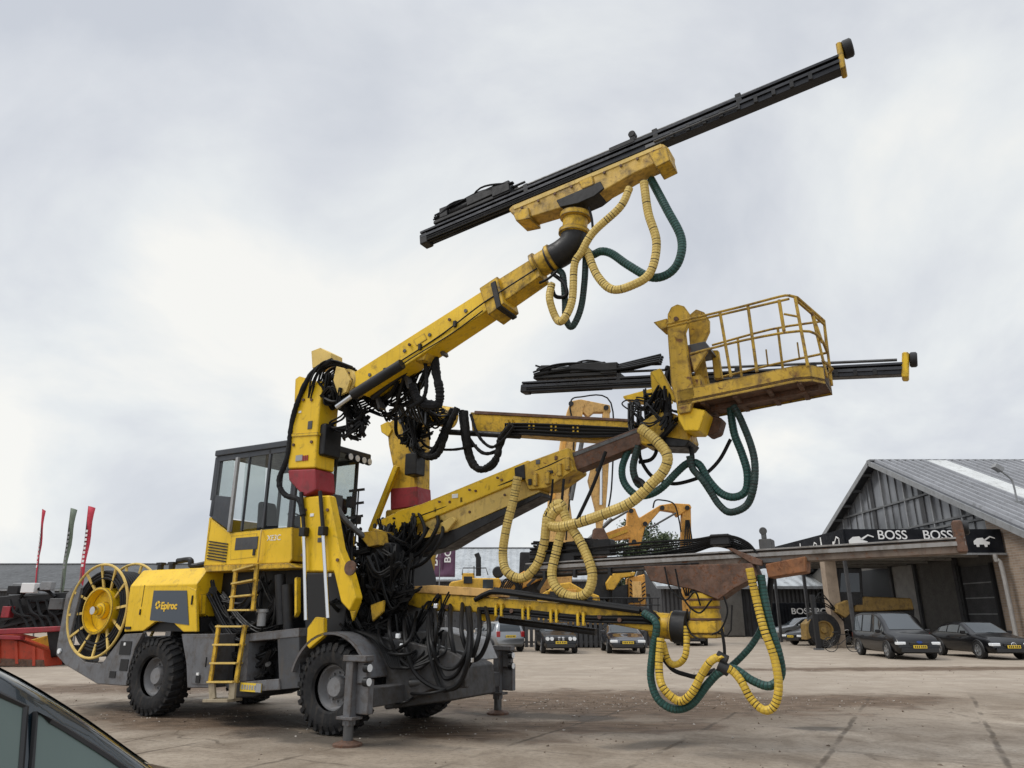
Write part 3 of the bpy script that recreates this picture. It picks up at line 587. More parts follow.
# ---- front frame, fenders, jacks
b = MB(); fc = Vector((0, 0, .655))
def fender(y0, y1):
    b = MB(); A = [R(x) for x in range(165, 8, -9)]
    for i in range(len(A) - 1):
        o = [fc + Vector((math.cos(t) * r_, 0, math.sin(t) * r_)) for t, r_ in ((A[i], .76), (A[i], .80), (A[i + 1], .80), (A[i + 1], .76))]
        b.hexa([v + Vector((0, y0, 0)) for v in (o[0], o[1], o[2], o[3])] + [v + Vector((0, y1, 0)) for v in (o[0], o[1], o[2], o[3])])
    return b.build('fender', K['grey_paint'], rig)
fender(-1.30, -.72); fender(.72, 1.30)
b = MB(); b.prism(YY([(350, 632), (400, 640), (452, 652), (464, 660), (466, 688), (430, 690), (395, 708), (384, 700), (386, 668), (372, 648)], -.86), (0, .12, 0)); b.build('front_side_plate', K['grey_mud'], rig, .02)
b = MB(); b.hexa([(.72, -.84, .35), (1.75, -.6, .5), (1.75, .75, .5), (.72, .95, .35), (.72, -.84, 1.25), (1.7, -.6, .95), (1.7, .75, .95), (.72, .95, 1.25)]); b.box((.35, 0, 1.2), (1.0, 1.3, .5)); b.build('front_frame', K['grey_mud'], rig, .03)
b = MB(); b.hexa([(.55, .5, 1.2), (1.5, .6, .98), (1.5, 1.25, .98), (.5, 1.25, 1.2), (.6, .6, 1.5), (1.35, .7, 1.32), (1.35, 1.2, 1.32), (.6, 1.2, 1.5)]); b.build('far_fender_cover', K['grey_light'], rig, .03)
b = MB(); b.hexa([(.7, -.85, 1.2), (1.5, -.6, .97), (1.5, .3, .97), (.7, .3, 1.2), (.7, -.85, 1.3), (1.5, -.6, 1.07), (1.5, .3, 1.07), (.7, .3, 1.3)]); b.build('front_cover', K['grey_light'], rig, .02)
b = MB(); b.box((.98, .2, .60), (.28, 3.5, .25)); b.build('outrigger_beam', K['grey_mud'], rig, .015)
def jack(x, y, zf):
    b = MB(); b.bar((x, y, zf + .25), (x, y, 1.16), .135, .135, (1, 0, 0)); j = b.build('outrigger_jack', K['grey_paint'], rig, .01)
    b = MB(); b.box((x + .1, y, 1.12), (.42, .18, .08)); b.box((x + .17, y + .06, .95), (.18, .1, .32)); b.box((x, y, .35), (.30, .22, .04)); b.box((x + .17, y + .1, .62), (.22, .12, .45)); b.build('jack_bracket', K['grey_paint'], j, .008)
    b = MB(); b.cyl((x, y, zf + .05), (x, y, zf + .3), .07); b.build('jack_rod', K['steel_dull'], j)
    b = MB(); b.lathe((x, y, zf), (0, 0, 1), [(.20, 0), (.20, .03), (.09, .07)], 24); b.build('foot_pad', K['rust_brown'], j)
    for z in (1.0, .82):
        b = MB(); b.cyl((x + .25, y - .02, z), (x + .33, y - .02, z), .06); hl = b.build('headlight', K['steel_black'], j); b = MB(); b.cyl((x + .331, y - .02, z), (x + .337, y - .02, z), .052); b.build('lens', K['lamp_glass'], hl)
jack(.86, -1.74, .0); jack(.98, 2.1, .0)
b = MB()
for k in range(7): b.tube(cr_path(YY([(345 + k * 2, 628 - k, -.9 + .08 * k), (375 + k * 3, 640 + k, -.95), (392 + k * 2, 668, -1.0), (400 + k * 7, 655, -.9), (410 + k * 6, 640, -.7)], -.9), 8), .022, 6)
tag(b.build('hose_tangle', K['hose_black'], rig), kind='stuff')
b = MB()
for a_ in ((420, 680), (432, 678), (405, 676)): b.box(M(*a_, -.75), (.14, .1, .14)); 
b.box(M(432, 676, -.72), (.5, .1, .22)); b.cyl(M(410, 683, -.85), M(440, 680, -.75), .06); b.build('valve_block', K['steel_dull'], rig, .01)

# ---- near boom post
plate('boom_post', [(298, 497), (329, 495), (334, 520), (339, 548), (350, 575), (356, 598), (349, 612), (340, 602), (333, 572), (303, 572), (300, 540)], -1.45, -1.27, 'yellow', bevel=.03)
pa = M(351, 568, -1.46); b = MB(); b.cyl(pa, pa + Vector((0, -.03, 0)), .11); b.build('pivot_pin', K['rust_brown'], rig)
UP = [(296, 398), (303, 380), (323, 381), (320, 405), (317, 436), (315, 468), (287, 469), (289, 437)]
pu = plate('boom_post', UP, -1.47, -1.0, 'yellow', bevel=.03)
b = MB(); b.prism(YY([(289, 434), (317.5, 432), (317.5, 435), (289, 437)], -1.485), (0, .5, 0)); b.build('weld_band', K['yellow'], pu)
plate('red_foot', [(287, 469.5), (315, 468.5), (316, 490), (303, 497), (296, 489), (288, 480)], -1.475, -1.0, 'red_paint', pu, .03)
plate('post_side_plate', [(295, 379), (299, 376), (306, 378), (304, 396), (297, 405), (294, 402)], -1.3, -1.24, 'yellow', pu)
b = MB(); b.prism(YY([(311, 351), (320, 347.5), (331, 353), (331, 363), (312, 368)], -1.3), (0, .3, 0)); bx = b.build('lamp_box', K['yellow_pale'], rig, .01)
a = M(296, 455, -1.48); c = M(302, 461, -1.48); b = MB(); b.box((a + c) / 2, (c.x - a.x, .008, .1)); dm = b.build('post_decal', K['grey_light'], pu)
a = M(305, 458, -1.48); b = MB()
for k in range(3): b.box(a + Vector((k * .045 - .04, 0, 0)), (.028, .008, .09))
b.build('post_decal', K['red_paint'], pu)
boxp('control_box', M(327, 442, -1.2), (.3, .42, .55), 'steel_black', rig, .03)
boxp('control_box', M(337, 505, -.6), (.10, .2, .35), 'grey_dark', rig, .02)
for (x0, y0), (x1, y1) in (((304, 530), (306, 620)), ((323, 529), (328, 618))):
    b = MB(); b.tube(YY([(x0, y0), (x1, y1)], -1.52), .032, 14); cy = b.build('cylinder_rod', K['chrome'], rig)
    b = MB(); b.box(M(x0, y0 + 2, -1.52), (.12, .12, .14)); b.tube(YY([(x0 - 3, y0 - 38), (x0, y0)], -1.5), .035, 8); b.build('rod_clevis', K['steel_black'], cy, .01)
plate('base_bracket', [(307, 628), (315, 617), (324, 618), (324, 636), (309, 649), (306, 645)], -1.3, -1.22, 'yellow')
b = MB(); b.prism(YY([(303, 573), (340, 573), (346, 605), (343, 632), (305, 636)], -.95), (0, .8, 0)); b.build('swing_housing', K['black'], rig, .02)
hose('post_hose', [(333, 360), (312, 372), (300, 398), (290, 425), (287, 455), (279, 480), (285, 495), (298, 500), (304, 515)], -1.5, .045, 'sleeve')
for k in range(13): hose('pivot_hose', [(309 + k, 398 + k % 3, -1.50 + .02 * k), (313 + k, 378 + k, -1.55 + .02 * k), (321 + k, 364 + k * .9, -1.55 + .03 * k), (334 + k, 360 + k * .8, -1.52 + .04 * k), (352 + k, 366 + k, -1.46 + .04 * k)], -1.5, .015, 'black')
tangle([(322, 385, -1.4), (330, 378, -1.4), (338, 392, -1.45), (328, 398, -1.4), (336, 402, -1.3), (345, 396, -1.4)], 30, jit=.06)
plate('pivot_lug', [(336, 366), (344, 368), (350, 380), (346, 392), (338, 396), (333, 380)], -1.50, -1.44, 'yellow_pale', bevel=.01)

# ---- near boom (raised)
ba = plate('raised_boom', [(345, 378), (352, 373), (492, 284), (497, 304), (362, 395)], -1.40, -1.02, 'yellow', bevel=.02)
pv = M(345, 381, -1.42); b = MB(); b.lathe(pv + Vector((0, .48, 0)), (0, -1, 0), [(.20, 0), (.22, .02), (.22, .46), (.20, .48)], 28); ph = b.build('pivot_head', K['yellow_pale'], ba)
b = MB()
for k in range(6): g0 = k * 1.05; b.cyl(pv + Vector((math.cos(g0) * .15, 0, math.sin(g0) * .15)), pv + Vector((math.cos(g0) * .15, -.02, math.sin(g0) * .15)), .022, seg=8)
b.build('pivot_pin', K['rust_brown'], ba)
b = MB(); b.tube(YY([(353, 395), (402, 364)], -1.5), .085, 18); b.build('lift_cylinder', K['steel_black'], ba)
b = MB(); b.tube(YY([(337, 407), (356, 393.5)], -1.5), .048, 16); b.build('cylinder_rod', K['chrome'], ba)
b = MB(); b.tube(YY([(352, 402, -.95), (420, 350, -.95)], -1), .07, 14); b.tube(YY([(372, 398, -1.2), (430, 352, -1.2)], -1), .05, 12); b.build('lift_cylinder', K['steel_black'], ba)
plate('boom_lug', [(404, 353), (425, 340), (430, 348), (424, 360), (408, 362)], -1.36, -1.06, 'yellow_dirty', ba)
plate('boom_collar', [(479, 288), (497, 276), (504, 303), (488, 315)], -1.45, -.97, 'yellow_dirty', ba)
plate('collar_band', [(490, 283), (495, 280), (501, 306), (496, 309)], -1.47, -.95, 'steel_black', ba)
plate('inner_boom', [(495, 281), (535, 256), (540, 276), (500, 304)], -1.37, -1.05, 'yellow_dirty', ba)
c0 = M(536, 268, -1.21); c1 = M(549, 260, -1.21); dd = (c1 - c0).normalized()
b = MB(); b.lathe(c0, dd, [(.16, -.02), (.23, 0), (.23, .06), (.19, .07), (.19, .26), (.22, .27), (.22, .33), (.17, .34)], 28); b.build('rotary_flange', K['yellow_dirty'], ba)
b = MB(); b.tube(cr_path(YY([(549, 260), (562, 253), (572, 244), (575, 232)], -1.21), 8), [.19] * 4 + [.215] * 12 + [.19] * 9 if 0 else .205, 22); b.build('elbow_joint', K['steel_black'], ba)
c0 = M(574, 236, -1.21); c1 = M(577, 205, -1.21); dd = (c1 - c0).normalized()
b = MB(); b.lathe(c0, dd, [(.18, 0), (.24, .02), (.24, .08), (.19, .10), (.19, .27), (.24, .28), (.24, .36), (.17, .38)], 28); b.build('rotary_actuator', K['yellow_dirty'], ba)
cd = plate('feed_cradle', [(508, 209), (512, 205), (662, 143), (669, 148), (669, 157), (634, 173), (592, 197), (576, 203), (530, 217), (511, 213)], -1.38, -1.08, 'yellow_rust2', ba, .02)
plate('cradle_bracket', [(556, 200), (600, 181), (604, 188), (594, 196), (578, 203), (560, 207)], -1.40, -1.06, 'steel_black', cd, .01)
for k in range(9): b = MB(); p = M(522 + k * 16.5, 208 - k * 7.0, -1.385); b.cyl(p, p + Vector((0, -.02, 0)), .022, seg=8); b.build('bolt', K['rust_brown'], cd)
plate('slide_lug', [(512, 212), (528, 207), (530, 218), (516, 221)], -1.42, -1.04, 'yellow_dirty', cd, .01); plate('slide_lug', [(648, 153), (666, 146), (670, 160), (656, 167)], -1.42, -1.04, 'yellow_dirty', cd, .01); plate('slide_lug', [(578, 181), (592, 175), (594, 184), (582, 189)], -1.41, -1.05, 'yellow_dirty', cd, .01)

plate('cradle_edge', [(513, 206), (661, 143.5), (662, 147), (514, 209.5)], -1.392, -1.37, 'yellow_pale', cd, .004)
# ---- drill feeds
def feed(name, p0, p1, u, mat, h=.24, wd=.22, drill=(.03, .27), rail='steel_black', rs=1.0):
    a, c = M(*p0, u), M(*p1, u); L = (c - a).length; d = (c - a) / L; sd_ = Vector((0, 1, 0)); up = sd_.cross(d) * -1
    if up.z < 0: up = -up
    P = lambda t, s=0, k=0: a + d * (t * L) + sd_ * s + up * k
    b = MB(); b.bar(P(0), P(1), wd, h, up); f = b.build(name, K[mat], rig, .008)
    for s in (-1, 1):
        b = MB(); b.bar(P(.0, s * wd * .48, h * .5 + .05 * rs), P(1, s * wd * .48, h * .5 + .05 * rs), .06, .05 * rs, up); b.bar(P(.0, s * (wd * .5 + .012), h * .22), P(1, s * (wd * .5 + .012), h * .22), .024, .05, up); b.build('slide_rail', K[rail], f, .004)
    b = MB(); b.bar(P(.0, 0, h * .5 + .02 * rs), P(1, 0, h * .5 + .02 * rs), wd * .6, .04 * rs, up); b.build('feed_chain', K['steel_black'], f)
    b = MB()
    for k in range(2): b.tube([P(.02, -wd * .5 - .02, -h * .2 - k * .05), P(.46, -wd * .5 - .02, -h * .2 - k * .05)], .012, 6)
    b.tube([P(.01, -.05, -h * .6), P(.28, -.05, -h * .55)], .012, 6); b.tube([P(.01, .04, -h * .68), P(.28, .04, -h * .55)], .012, 6); b.build('feed_pipe', K['steel_black'], f)
    b = MB(); b.bar(P(-.004, 0, -h * .1), P(.02, 0, -h * .1), wd * 1.25, h * 1.35, up); b.build('rear_sheave', K['steel_black'], f, .02)
    b = MB()
    for t in (.93, .965, .985): b.cyl(P(t, -wd * .51, h * .18), P(t, -wd * .56, h * .18), .018, seg=8)
    b.build('bolt', K['grey_light'], f)
    b = MB(); b.bar(P(.60, -wd * .52, -h * .28), P(.645, -wd * .52, -h * .28), .02, .05, up); b.build('maker_plate', K['steel_dull'], f)
    t0, t1 = drill; D = MB(); kz = h * .5 + .06 + .05 * rs
    D.bar(P(t0, 0, kz + .04), P(t1, 0, kz + .04), wd * 1.1, .07, up); D.bar(P(t0 + .02, 0, kz + .12 + .06 * rs), P(t0 + (t1 - t0) * .2, 0, kz + .12 + .05 * rs), .2, .2, up); D.bar(P(t0 + (t1 - t0) * .45, 0, kz + .13 + .04 * rs), P(t0 + (t1 - t0) * .86, 0, kz + .13 + .06 * rs), .2, .17, up); D.tube([P(t0 + (t1 - t0) * .15, 0, kz + .16), P(t1 - .005, 0, kz + .16)], .07, 12); D.bar(P(t1 - .05, 0, kz + .13), P(t1, 0, kz + .13), .22, .2, up)
    rd = D.build('rock_drill', K['steel_black'], f, .015)
    b = MB()
    for k in range(7): b.tube(cr_path([P(t0, rnd.uniform(-.1, .1), kz + .1 + .03 * k), P(t0 + (t1 - t0) * .3, rnd.uniform(-.14, .14), kz + .13 + rnd.uniform(-.03, .08) + .07 * rs), P(t0 + (t1 - t0) * .65, rnd.uniform(-.14, .14), kz + .13 + rnd.uniform(-.03, .09) + .12 * rs), P(t1 + .01, rnd.uniform(-.12, .12), kz + .1 + .06 * rs)], 6), .017, 6)
    b.build('drill_hose', K['hose_black'], rd)
    b = MB(); b.tube([P(t1, 0, kz + .14), P(t1 + .035, 0, kz + .14)], .02, 8); b.build('drill_rod', K['steel_black'], f)
    return f, P, h, wd
def feed_fittings(P, f, h, wd, t0, t1):
    b = MB(); b.tube([P(t0, 0, h * .5 + .17), P(.985, 0, h * .5 + .12)], .022, 10); b.build('drill_steel', K['steel_dull'], f)
    b = MB(); b.tube([P(t1 + .02, -wd * .5 - .03, -h * .15), P(.80, -wd * .5 - .03, -h * .15)], .014, 6); b.build('feed_cable', K['steel_dull'], f)
    for k in range(9): t = t1 + .06 + k * (.96 - t1 - .06) / 8.5; b = MB(); b.box(P(t, -wd * .5 - .012, -h * .1), (.05, .03, h * .7)); b.build('rail_clamp', K['steel_black'], f)
    for t in (.30, .62, .80): b = MB(); b.bar(P(t, 0, h * .5 + .04), P(t + .012, 0, h * .5 + .04), wd * 1.3, .16, (0, 0, 1)); b.build('hose_saddle', K['steel_black'], f, .008)
fa, PA, h_, w_ = feed('feed_beam', (424, 241), (842, 67), -1.2, 'feed_alu', .15, .17, (.04, .265), 'feed_rail', .8)
b = MB(); b.bar(PA(1.0, 0, -.11), PA(1.006, 0, .32), .24, .07, (1, 0, -.1)); b.build('centralizer', K['yellow_dirty'], fa, .02)
b = MB(); b.cyl(PA(1.010, 0, .24), PA(1.028, 0, .24), .125, seg=24); b.build('rubber_dowel', K['rubber'], fa, .02)
b = MB(); b.bar(PA(.52, 0, .15), PA(.58, 0, .15), .24, .08, (0, 0, 1)); b.bar(PA(.57, 0, .13), PA(.575, 0, .34), .1, .07, (1, 0, 0)); b.cyl(PA(.574, -.06, .32), PA(.574, .06, .32), .055); b.build('rod_guide', K['steel_black'], fa, .01)
b = MB(); b.bar(PA(.37, 0, .14), PA(.42, 0, .14), .16, .05, (0, 0, 1)); b.build('rod_guide', K['steel_dull'], fa, .01)

feed_fittings(PA, fa, .15, .17, .27, .6)
hose('boom_cable', [(365, 384, -1.43), (400, 361, -1.43), (440, 334, -1.43), (480, 307, -1.44), (500, 292, -1.47), (536, 268, -1.4)], -1.43, .012, 'black', ba)
hose('boom_cable', [(372, 386, -1.43), (410, 361, -1.43), (450, 334, -1.43), (482, 311, -1.44)], -1.43, .010, 'black', ba)
for x, y in ((385, 371), (420, 347), (455, 324)): b = MB(); b.box(M(x, y, -1.42), (.05, .05, .10)); b.build('cable_clip', K['steel_black'], ba, .004)
for x, y in ((370, 375), (405, 351), (430, 335), (466, 311)): b = MB(); p = M(x, y, -1.40); b.cyl(p, p + Vector((0, -.02, 0)), .03, seg=10); b.build('grease_plug', K['steel_dull'], ba)
plate('access_cover', [(413, 340), (424, 333), (427, 339), (416, 346)], -1.412, -1.40, 'yellow', ba, .004)
for x, y, w2, h2, mt in ((310, 425, .10, .14, 'steel_dull'), (300, 412, .06, .04, 'white'), (320, 540, .10, .07, 'steel_dull'), (312, 515, .08, .05, 'white'), (330, 575, .05, .05, 'white')):
    boxp('maker_plate', M(x, y, -1.475 if y < 470 else -1.455), (w2, .012, h2), mt, rig, .003)
for x, y in ((294, 445), (312, 442), (312, 400), (304, 400), (303, 555), (338, 560), (306, 510), (328, 510)): b = MB(); p = M(x, y, -1.47 if y < 470 else -1.45); b.cyl(p, p + Vector((0, -.025, 0)), .026, seg=8); b.build('bolt', K['rust_brown'], rig)
# ---- far boom post and far boom
pc = plate('boom_post', [(386, 424), (402, 412), (418, 420), (417, 490), (390, 495), (393, 470), (388, 445)], .98, 1.42, 'yellow_dirty', bevel=.03)
plate('red_foot', [(390, 488), (417, 486), (418, 506), (390, 510)], .97, 1.43, 'red_paint', pc, .02)
plate('boom_post', [(385, 510), (418, 506), (425, 540), (420, 580), (380, 580)], .98, 1.42, 'yellow_dirty', bevel=.03)
plate('post_side_plate', [(380, 425), (388, 421), (392, 430), (388, 437), (381, 432)], .95, 1.0, 'yellow', pc)
for x, y in ((425, 512), (450, 502), (476, 491), (502, 480), (436, 526), (470, 512), (505, 495)): b = MB(); p = M(x, y, -.02 if y < 505 else .02); b.cyl(p, p + Vector((0, -.02, 0)), .022, seg=8); b.build('bolt', K['rust_brown'], rig)
hose('boom_cable', [(412, 520, .01), (440, 509, .01), (480, 493, .01), (516, 478, -.04), (545, 466, -.08), (568, 456, -.05)], .0, .011, 'black')
for x, y in ((436, 510), (462, 500), (490, 488)): boxp('cable_clip', M(x, y, .0), (.05, .04, .09), 'steel_black', rig, .004)
for x, y, w2, h2, mt in ((455, 496, .12, .07, 'white'), (538, 462, .07, .07, 'steel_dull'), (550, 472, .10, .05, 'steel_black'), (530, 482, .06, .10, 'steel_black'), (556, 458, .05, .06, 'rust_brown')): boxp('maker_plate', M(x, y, -.03 if x < 500 else -.07), (w2, .014, h2), mt, rig, .003)
beam('stay_bar', (397, 466), (371, 532), .9, .08, .13, 'yellow')
boxp('control_box', M(415, 465, .85), (.28, .3, .42), 'steel_black', rig, .02)
bc = plate('far_boom', [(470, 412), (510, 413), (634, 421), (640, 434), (596, 440), (509, 434), (472, 431)], 1.02, 1.40, 'yellow_dirty', bevel=.015)
plate('boom_top_rail', [(474, 410.5), (632, 419), (632, 422), (474, 414)], 1.0, 1.42, 'rust_brown', bc)
b = MB(); b.tube(YY([(430, 414), (452, 418)], 1.2), .21, 20); b.build('pivot_head', K['yellow_dirty'], bc)
b = MB(); b.tube(YY([(448, 432), (520, 436)], 1.0), .055, 14); b.build('lift_cylinder', K['steel_black'], bc); b = MB(); b.tube(YY([(440, 430), (462, 432)], 1.0), .03, 12); b.build('cylinder_rod', K['chrome'], bc)
for x, y in ((510, 424), (532, 425), (554, 427), (576, 429)):
    for dx_ in (-2.2, 2.2): b = MB(); b.box(M(x + dx_, y, .98), (.04, .05, .16)); b.build('hose_clamp', K['yellow'], bc, .005)
b = MB()
for k in range(7): b.tube(cr_path(YY([(505, 424 + k * 1.7), (530, 424 + k * 1.7), (580, 426 + k * 1.8), (636, 429 + k)], .96 + .02 * (k % 2)), 5), .02, 6)
b.build('boom_hose', K['hose_black'], bc)
fcb, PC, h_, w_ = feed('feed_beam', (524, 389), (905, 371.5), 1.15, 'feed_alu', .12, .17, (.035, .30), 'feed_rail', .7)
b = MB(); b.bar(PC(1.0, 0, -.12), PC(1.003, 0, .26), .24, .09, (1, 0, 0)); b.build('centralizer', K['yellow'], fcb, .02)
b = MB(); b.cyl(PC(1.010, 0, .17), PC(1.026, 0, .17), .11, seg=24); b.build('rubber_dowel', K['rubber'], fcb, .02)
b = MB()
for k in range(8): b.tube(cr_path([PC(.04, -.1 + .03 * k, .22 + .02 * (k % 5)), PC(.16, -.1 + .03 * k, .30 - .03 * (k % 4)), PC(.28, -.1 + .03 * k, .24 + .03 * (k % 5)), PC(.42, -.1 + .03 * k, .34 + .05 * (k % 4))], 6), .026, 6)
b.build('drill_hose', K['hose_black'], fcb)
feed_fittings(PC, fcb, .12, .17, .30, .55)
plate('feed_cradle', [(622, 396), (652, 388), (668, 388), (668, 400), (640, 401), (625, 400)], 1.0, 1.3, 'yellow', bc, .02)
# ---- service boom with work basket
bb = plate('service_boom', [(376, 522), (400, 510), (421, 504), (528, 460), (533, 466), (533, 476), (430, 519), (398, 534)], -.02, .42, 'yellow', bevel=.015)
plate('boom_web', [(420, 521), (533, 474), (540, 492), (462, 526), (440, 537)], .02, .38, 'yellow_pale', bb)
plate('boom_underside', [(432, 536), (462, 526.5), (541, 492), (541, 496), (470, 533), (445, 548), (410, 556)], .0, .40, 'steel_black', bb)
plate('boom_lug', [(433, 527), (452, 516), (456, 520), (446, 532), (436, 533)], -.1, -.03, 'yellow_pale', bb, .02)
plate('boom_collar', [(519, 465), (568, 447), (574, 470), (548, 488), (528, 490)], -.06, .46, 'yellow_rust', bb, .02)
plate('collar_band', [(514, 468), (524, 464), (525, 479), (515, 480)], -.08, .0, 'steel_black', bb)
for x, y in ((536, 480), (548, 478), (560, 470), (568, 464)): b = MB(); b.box(M(x, y, -.07), (.08, .08, .2)); b.build('slide_pad', K['yellow_rust'], bb, .01)
plate('inner_boom', [(560, 457), (639, 427), (642, 444), (570, 473)], .06, .34, 'rust_brown', bb)
plate('inner_boom_edge', [(562, 457.5), (639, 428.5), (639.3, 431.5), (562.4, 461)], .05, .062, 'steel_dull', bb, .003)
b = MB(); b.tube(YY([(396, 548), (448, 538)], .2), .08, 16); b.tube(YY([(400, 556), (470, 527)], .1), .06, 14); b.build('lift_cylinder', K['steel_black'], bb)
BZ0 = 4.58; X0, X1 = 5.36, 7.1
def bx3(x, y, z): return Vector((x, y, BZ0 + z + (x - X0) * .065))
fl_ = [(X0, -.3), (6.95, -.3), (7.16, -.2), (7.3, .05), (7.32, .66), (X0 + .2, .66), (X0, .5)]
b = MB(); b.prism([bx3(x, y, .0) for x, y in fl_], (0, 0, .04)); bk = b.build('work_basket', K['rust_brown'], rig)
b = MB()
for i in range(len(fl_)):
    p, q = fl_[i], fl_[(i + 1) % len(fl_)]
    b.hexa([bx3(p[0], p[1], -.03), bx3(q[0], q[1], -.03), bx3(q[0] * .997 + .02, q[1] * .97 + .006, -.03), bx3(p[0] * .997 + .02, p[1] * .97 + .006, -.03), bx3(p[0], p[1], .20), bx3(q[0], q[1], .20), bx3(q[0] * .997 + .02, q[1] * .97 + .006, .20), bx3(p[0] * .997 + .02, p[1] * .97 + .006, .20)])
b.build('kick_plate', K['yellow_rust'], bk)
b = MB()
for x in (5.7, 6.15, 6.6, 7.0): b.bar(bx3(x, -.25, -.03), bx3(x, .6, -.03), .06, .05)
b.bar(bx3(5.5, .15, -.04), bx3(7.2, .15, -.04), .1, .07); b.build('floor_rib', K['rust_brown'], bk)
def rail(pts, r=.019): b = MB(); b.tube(cr_path(pts, 3) if len(pts) > 2 else pts, r, 8); return b.build('rail', K['yellow_rust'], bk)
TL = M(667, 324, -.3); TR = M(789, 295.5, -.3)
HT = TR.z - bx3(7.0, 0, 0).z
rail([TL, M(700, 316.5, -.3), M(740, 307, -.3), M(780, 296.5, -.3), TR])
CN = M(797, 297.5, -.26); CF = M(824, 321, .64); rail([TR, CN], .022); rail([CN, CF], .022); rail([CN + Vector((0, 0, -.06)), CF + Vector((0, 0, -.06))]); rail([TL + Vector((0, 0, -.05)), TR + Vector((0, 0, -.05))])
rail([CF, bx3(6.6, .66, HT - .05), bx3(5.7, .66, HT - .08)]); rail([CF, bx3(7.33, .66, HT * .5)], .02); rail([CN.lerp(CF, .5), bx3(7.32, .2, HT * .5)], .02)
rail([M(690, 354, -.3), M(745, 340, -.3), M(800, 331, -.3), bx3(7.3, .1, HT * .55), bx3(7.33, .66, HT * .5)]); rail([bx3(7.33, .66, HT * .5), bx3(6.6, .66, HT * .5), bx3(5.7, .66, HT * .48)])
rail([bx3(5.6, .66, .3), bx3(6.5, .66, .32), bx3(7.32, .66, .3), bx3(7.3, .1, .32)])
for (x0, y0), (x1, y1) in (((720, 313), (731, 377)), ((748, 306.5), (757, 372)), ((795, 297), (808, 367))): rail([M(x0, y0, -.3), M(x1, y1, -.3)], .022)
for p, q in ((CN.lerp(CF, .5), bx3(7.32, .2, .1)), (CF, bx3(7.33, .64, .1)), (bx3(6.7, .66, HT - .06), bx3(6.7, .66, .1)), (bx3(6.1, .66, HT - .07), bx3(6.1, .66, .1))): rail([p, q])
rail([M(779, 300, -.3), M(784, 331, -.3)], .024); rail([M(784, 314, -.3), M(800, 317, -.3)], .016)
for x in (6.5, 6.95): rail([bx3(x, .64, HT * .5), bx3(x, .64, HT * .5 + .25)], .012)
plate('mast_column', [(667, 328), (667.5, 314), (671, 307), (677, 304), (684, 306), (689, 313), (688, 324), (685, 332), (690, 372), (695, 394), (690, 412), (679, 414), (671, 385)], -.30, -.22, 'yellow_rust', bk, .01)
plate('mast_column', [(688, 324), (690, 314), (696, 309), (704, 312), (709, 320), (709, 331), (704, 342), (703, 352), (709, 386), (697, 388), (690, 350)], .02, .10, 'yellow_rust', bk, .01)
plate('mast_web', [(672, 350), (690, 346), (693, 366), (675, 372)], -.22, .04, 'rust_brown', bk, .01)
plate('mast_web', [(676, 380), (700, 374), (703, 388), (679, 396)], -.22, .3, 'yellow_rust', bk, .01)
plate('gusset', [(690, 356), (708, 350), (694, 372)], -.32, -.26, 'yellow_rust', bk, .006)
plate('mast_column', [(711, 350), (718, 350), (722, 378), (714, 379)], .2, .3, 'yellow_rust', bk, .01)
for px, py, u, r_, mt in ((677, 320, -.28, .165, 'yellow_rust'), (699, 328, .12, .17, 'yellow_rust')):
    p = M(px, py, u); b = MB(); b.cyl(p + Vector((0, -.06, 0)), p + Vector((0, .0, 0)), .035); b.build('pivot_pin', K['rust_brown'], bk)
plate('control_shelf', [(687, 345), (705, 341), (710, 349), (690, 353)], -.2, .3, 'grey_dark', bk)
plate('top_bracket', [(653, 322), (667, 318), (668, 327), (662, 330)], -.25, .0, 'yellow_rust', bk)
plate('basket_mount', [(676, 404), (706, 410), (699, 431), (684, 431), (678, 420)], -.24, .2, 'yellow', rig, .02); plate('basket_mount', [(700, 412), (722, 418), (718, 432), (708, 436), (700, 428)], .2, .5, 'rust_brown', rig, .02)
plate('tilt_link', [(650, 372), (660, 368), (676, 398), (674, 402), (668, 398)], .0, .08, 'yellow', rig, .01); plate('tilt_link', [(650, 372), (658, 370), (661, 392), (652, 396)], .2, .3, 'yellow', rig, .01)
plate('boom_head', [(638, 424), (662, 408), (684, 418), (690, 440), (680, 446), (650, 446), (640, 444)], -.02, .5, 'yellow_dirty', rig, .03)
plate('boom_head', [(662, 436), (690, 440), (685, 447), (650, 446)], -.05, .5, 'steel_black', rig, .02)
tangle([(640, 430, .1), (650, 410, .1), (655, 395, .2), (665, 400, .0), (645, 400, .3), (672, 420, -.1), (635, 400, .4), (660, 380, .3)], 46, jit=.10)
b = MB(); b.tube(cr_path(YY([(640, 412), (630, 410), (622, 404), (628, 400), (640, 403), (634, 412), (628, 424)], -.1), 6), .012, 6); b.build('loose_cable', K['hose_black'], rig)

# ---- lower boom
bd = plate('lower_boom', [(398, 590), (478, 597), (560, 603), (640, 612), (660, 622), (652, 632), (600, 622), (560, 617), (500, 613), (430, 611), (404, 604)], -.2, .2, 'yellow_dirty', bevel=.015)
plate('boom_top_plate', [(404, 587), (432, 585), (494, 589), (496, 597), (470, 596), (404, 592)], -.22, .22, 'excavator_pale', bd)
plate('boom_lug', [(468, 600), (492, 600), (488, 612), (483, 622), (478, 618), (474, 610)], -.18, .18, 'yellow', bd, .02)
for x, y in ((436, 604), (499, 610), (526, 613), (554, 616), (581, 619)):
    for dx_ in (-2.8, 2.8): b = MB(); b.box(M(x + dx_, y, -.24), (.045, .05, .19)); b.build('hose_clamp', K['yellow'], bd, .005)
b = MB()
for k in range(4): b.tube(cr_path(YY([(478, 608 + k * 1.6), (520, 610 + k * 1.6), (580, 616 + k * 1.6), (640, 617 + k * 2), (655, 621 + k)], -.22 - .02 * (k % 2)), 5), .018, 6)
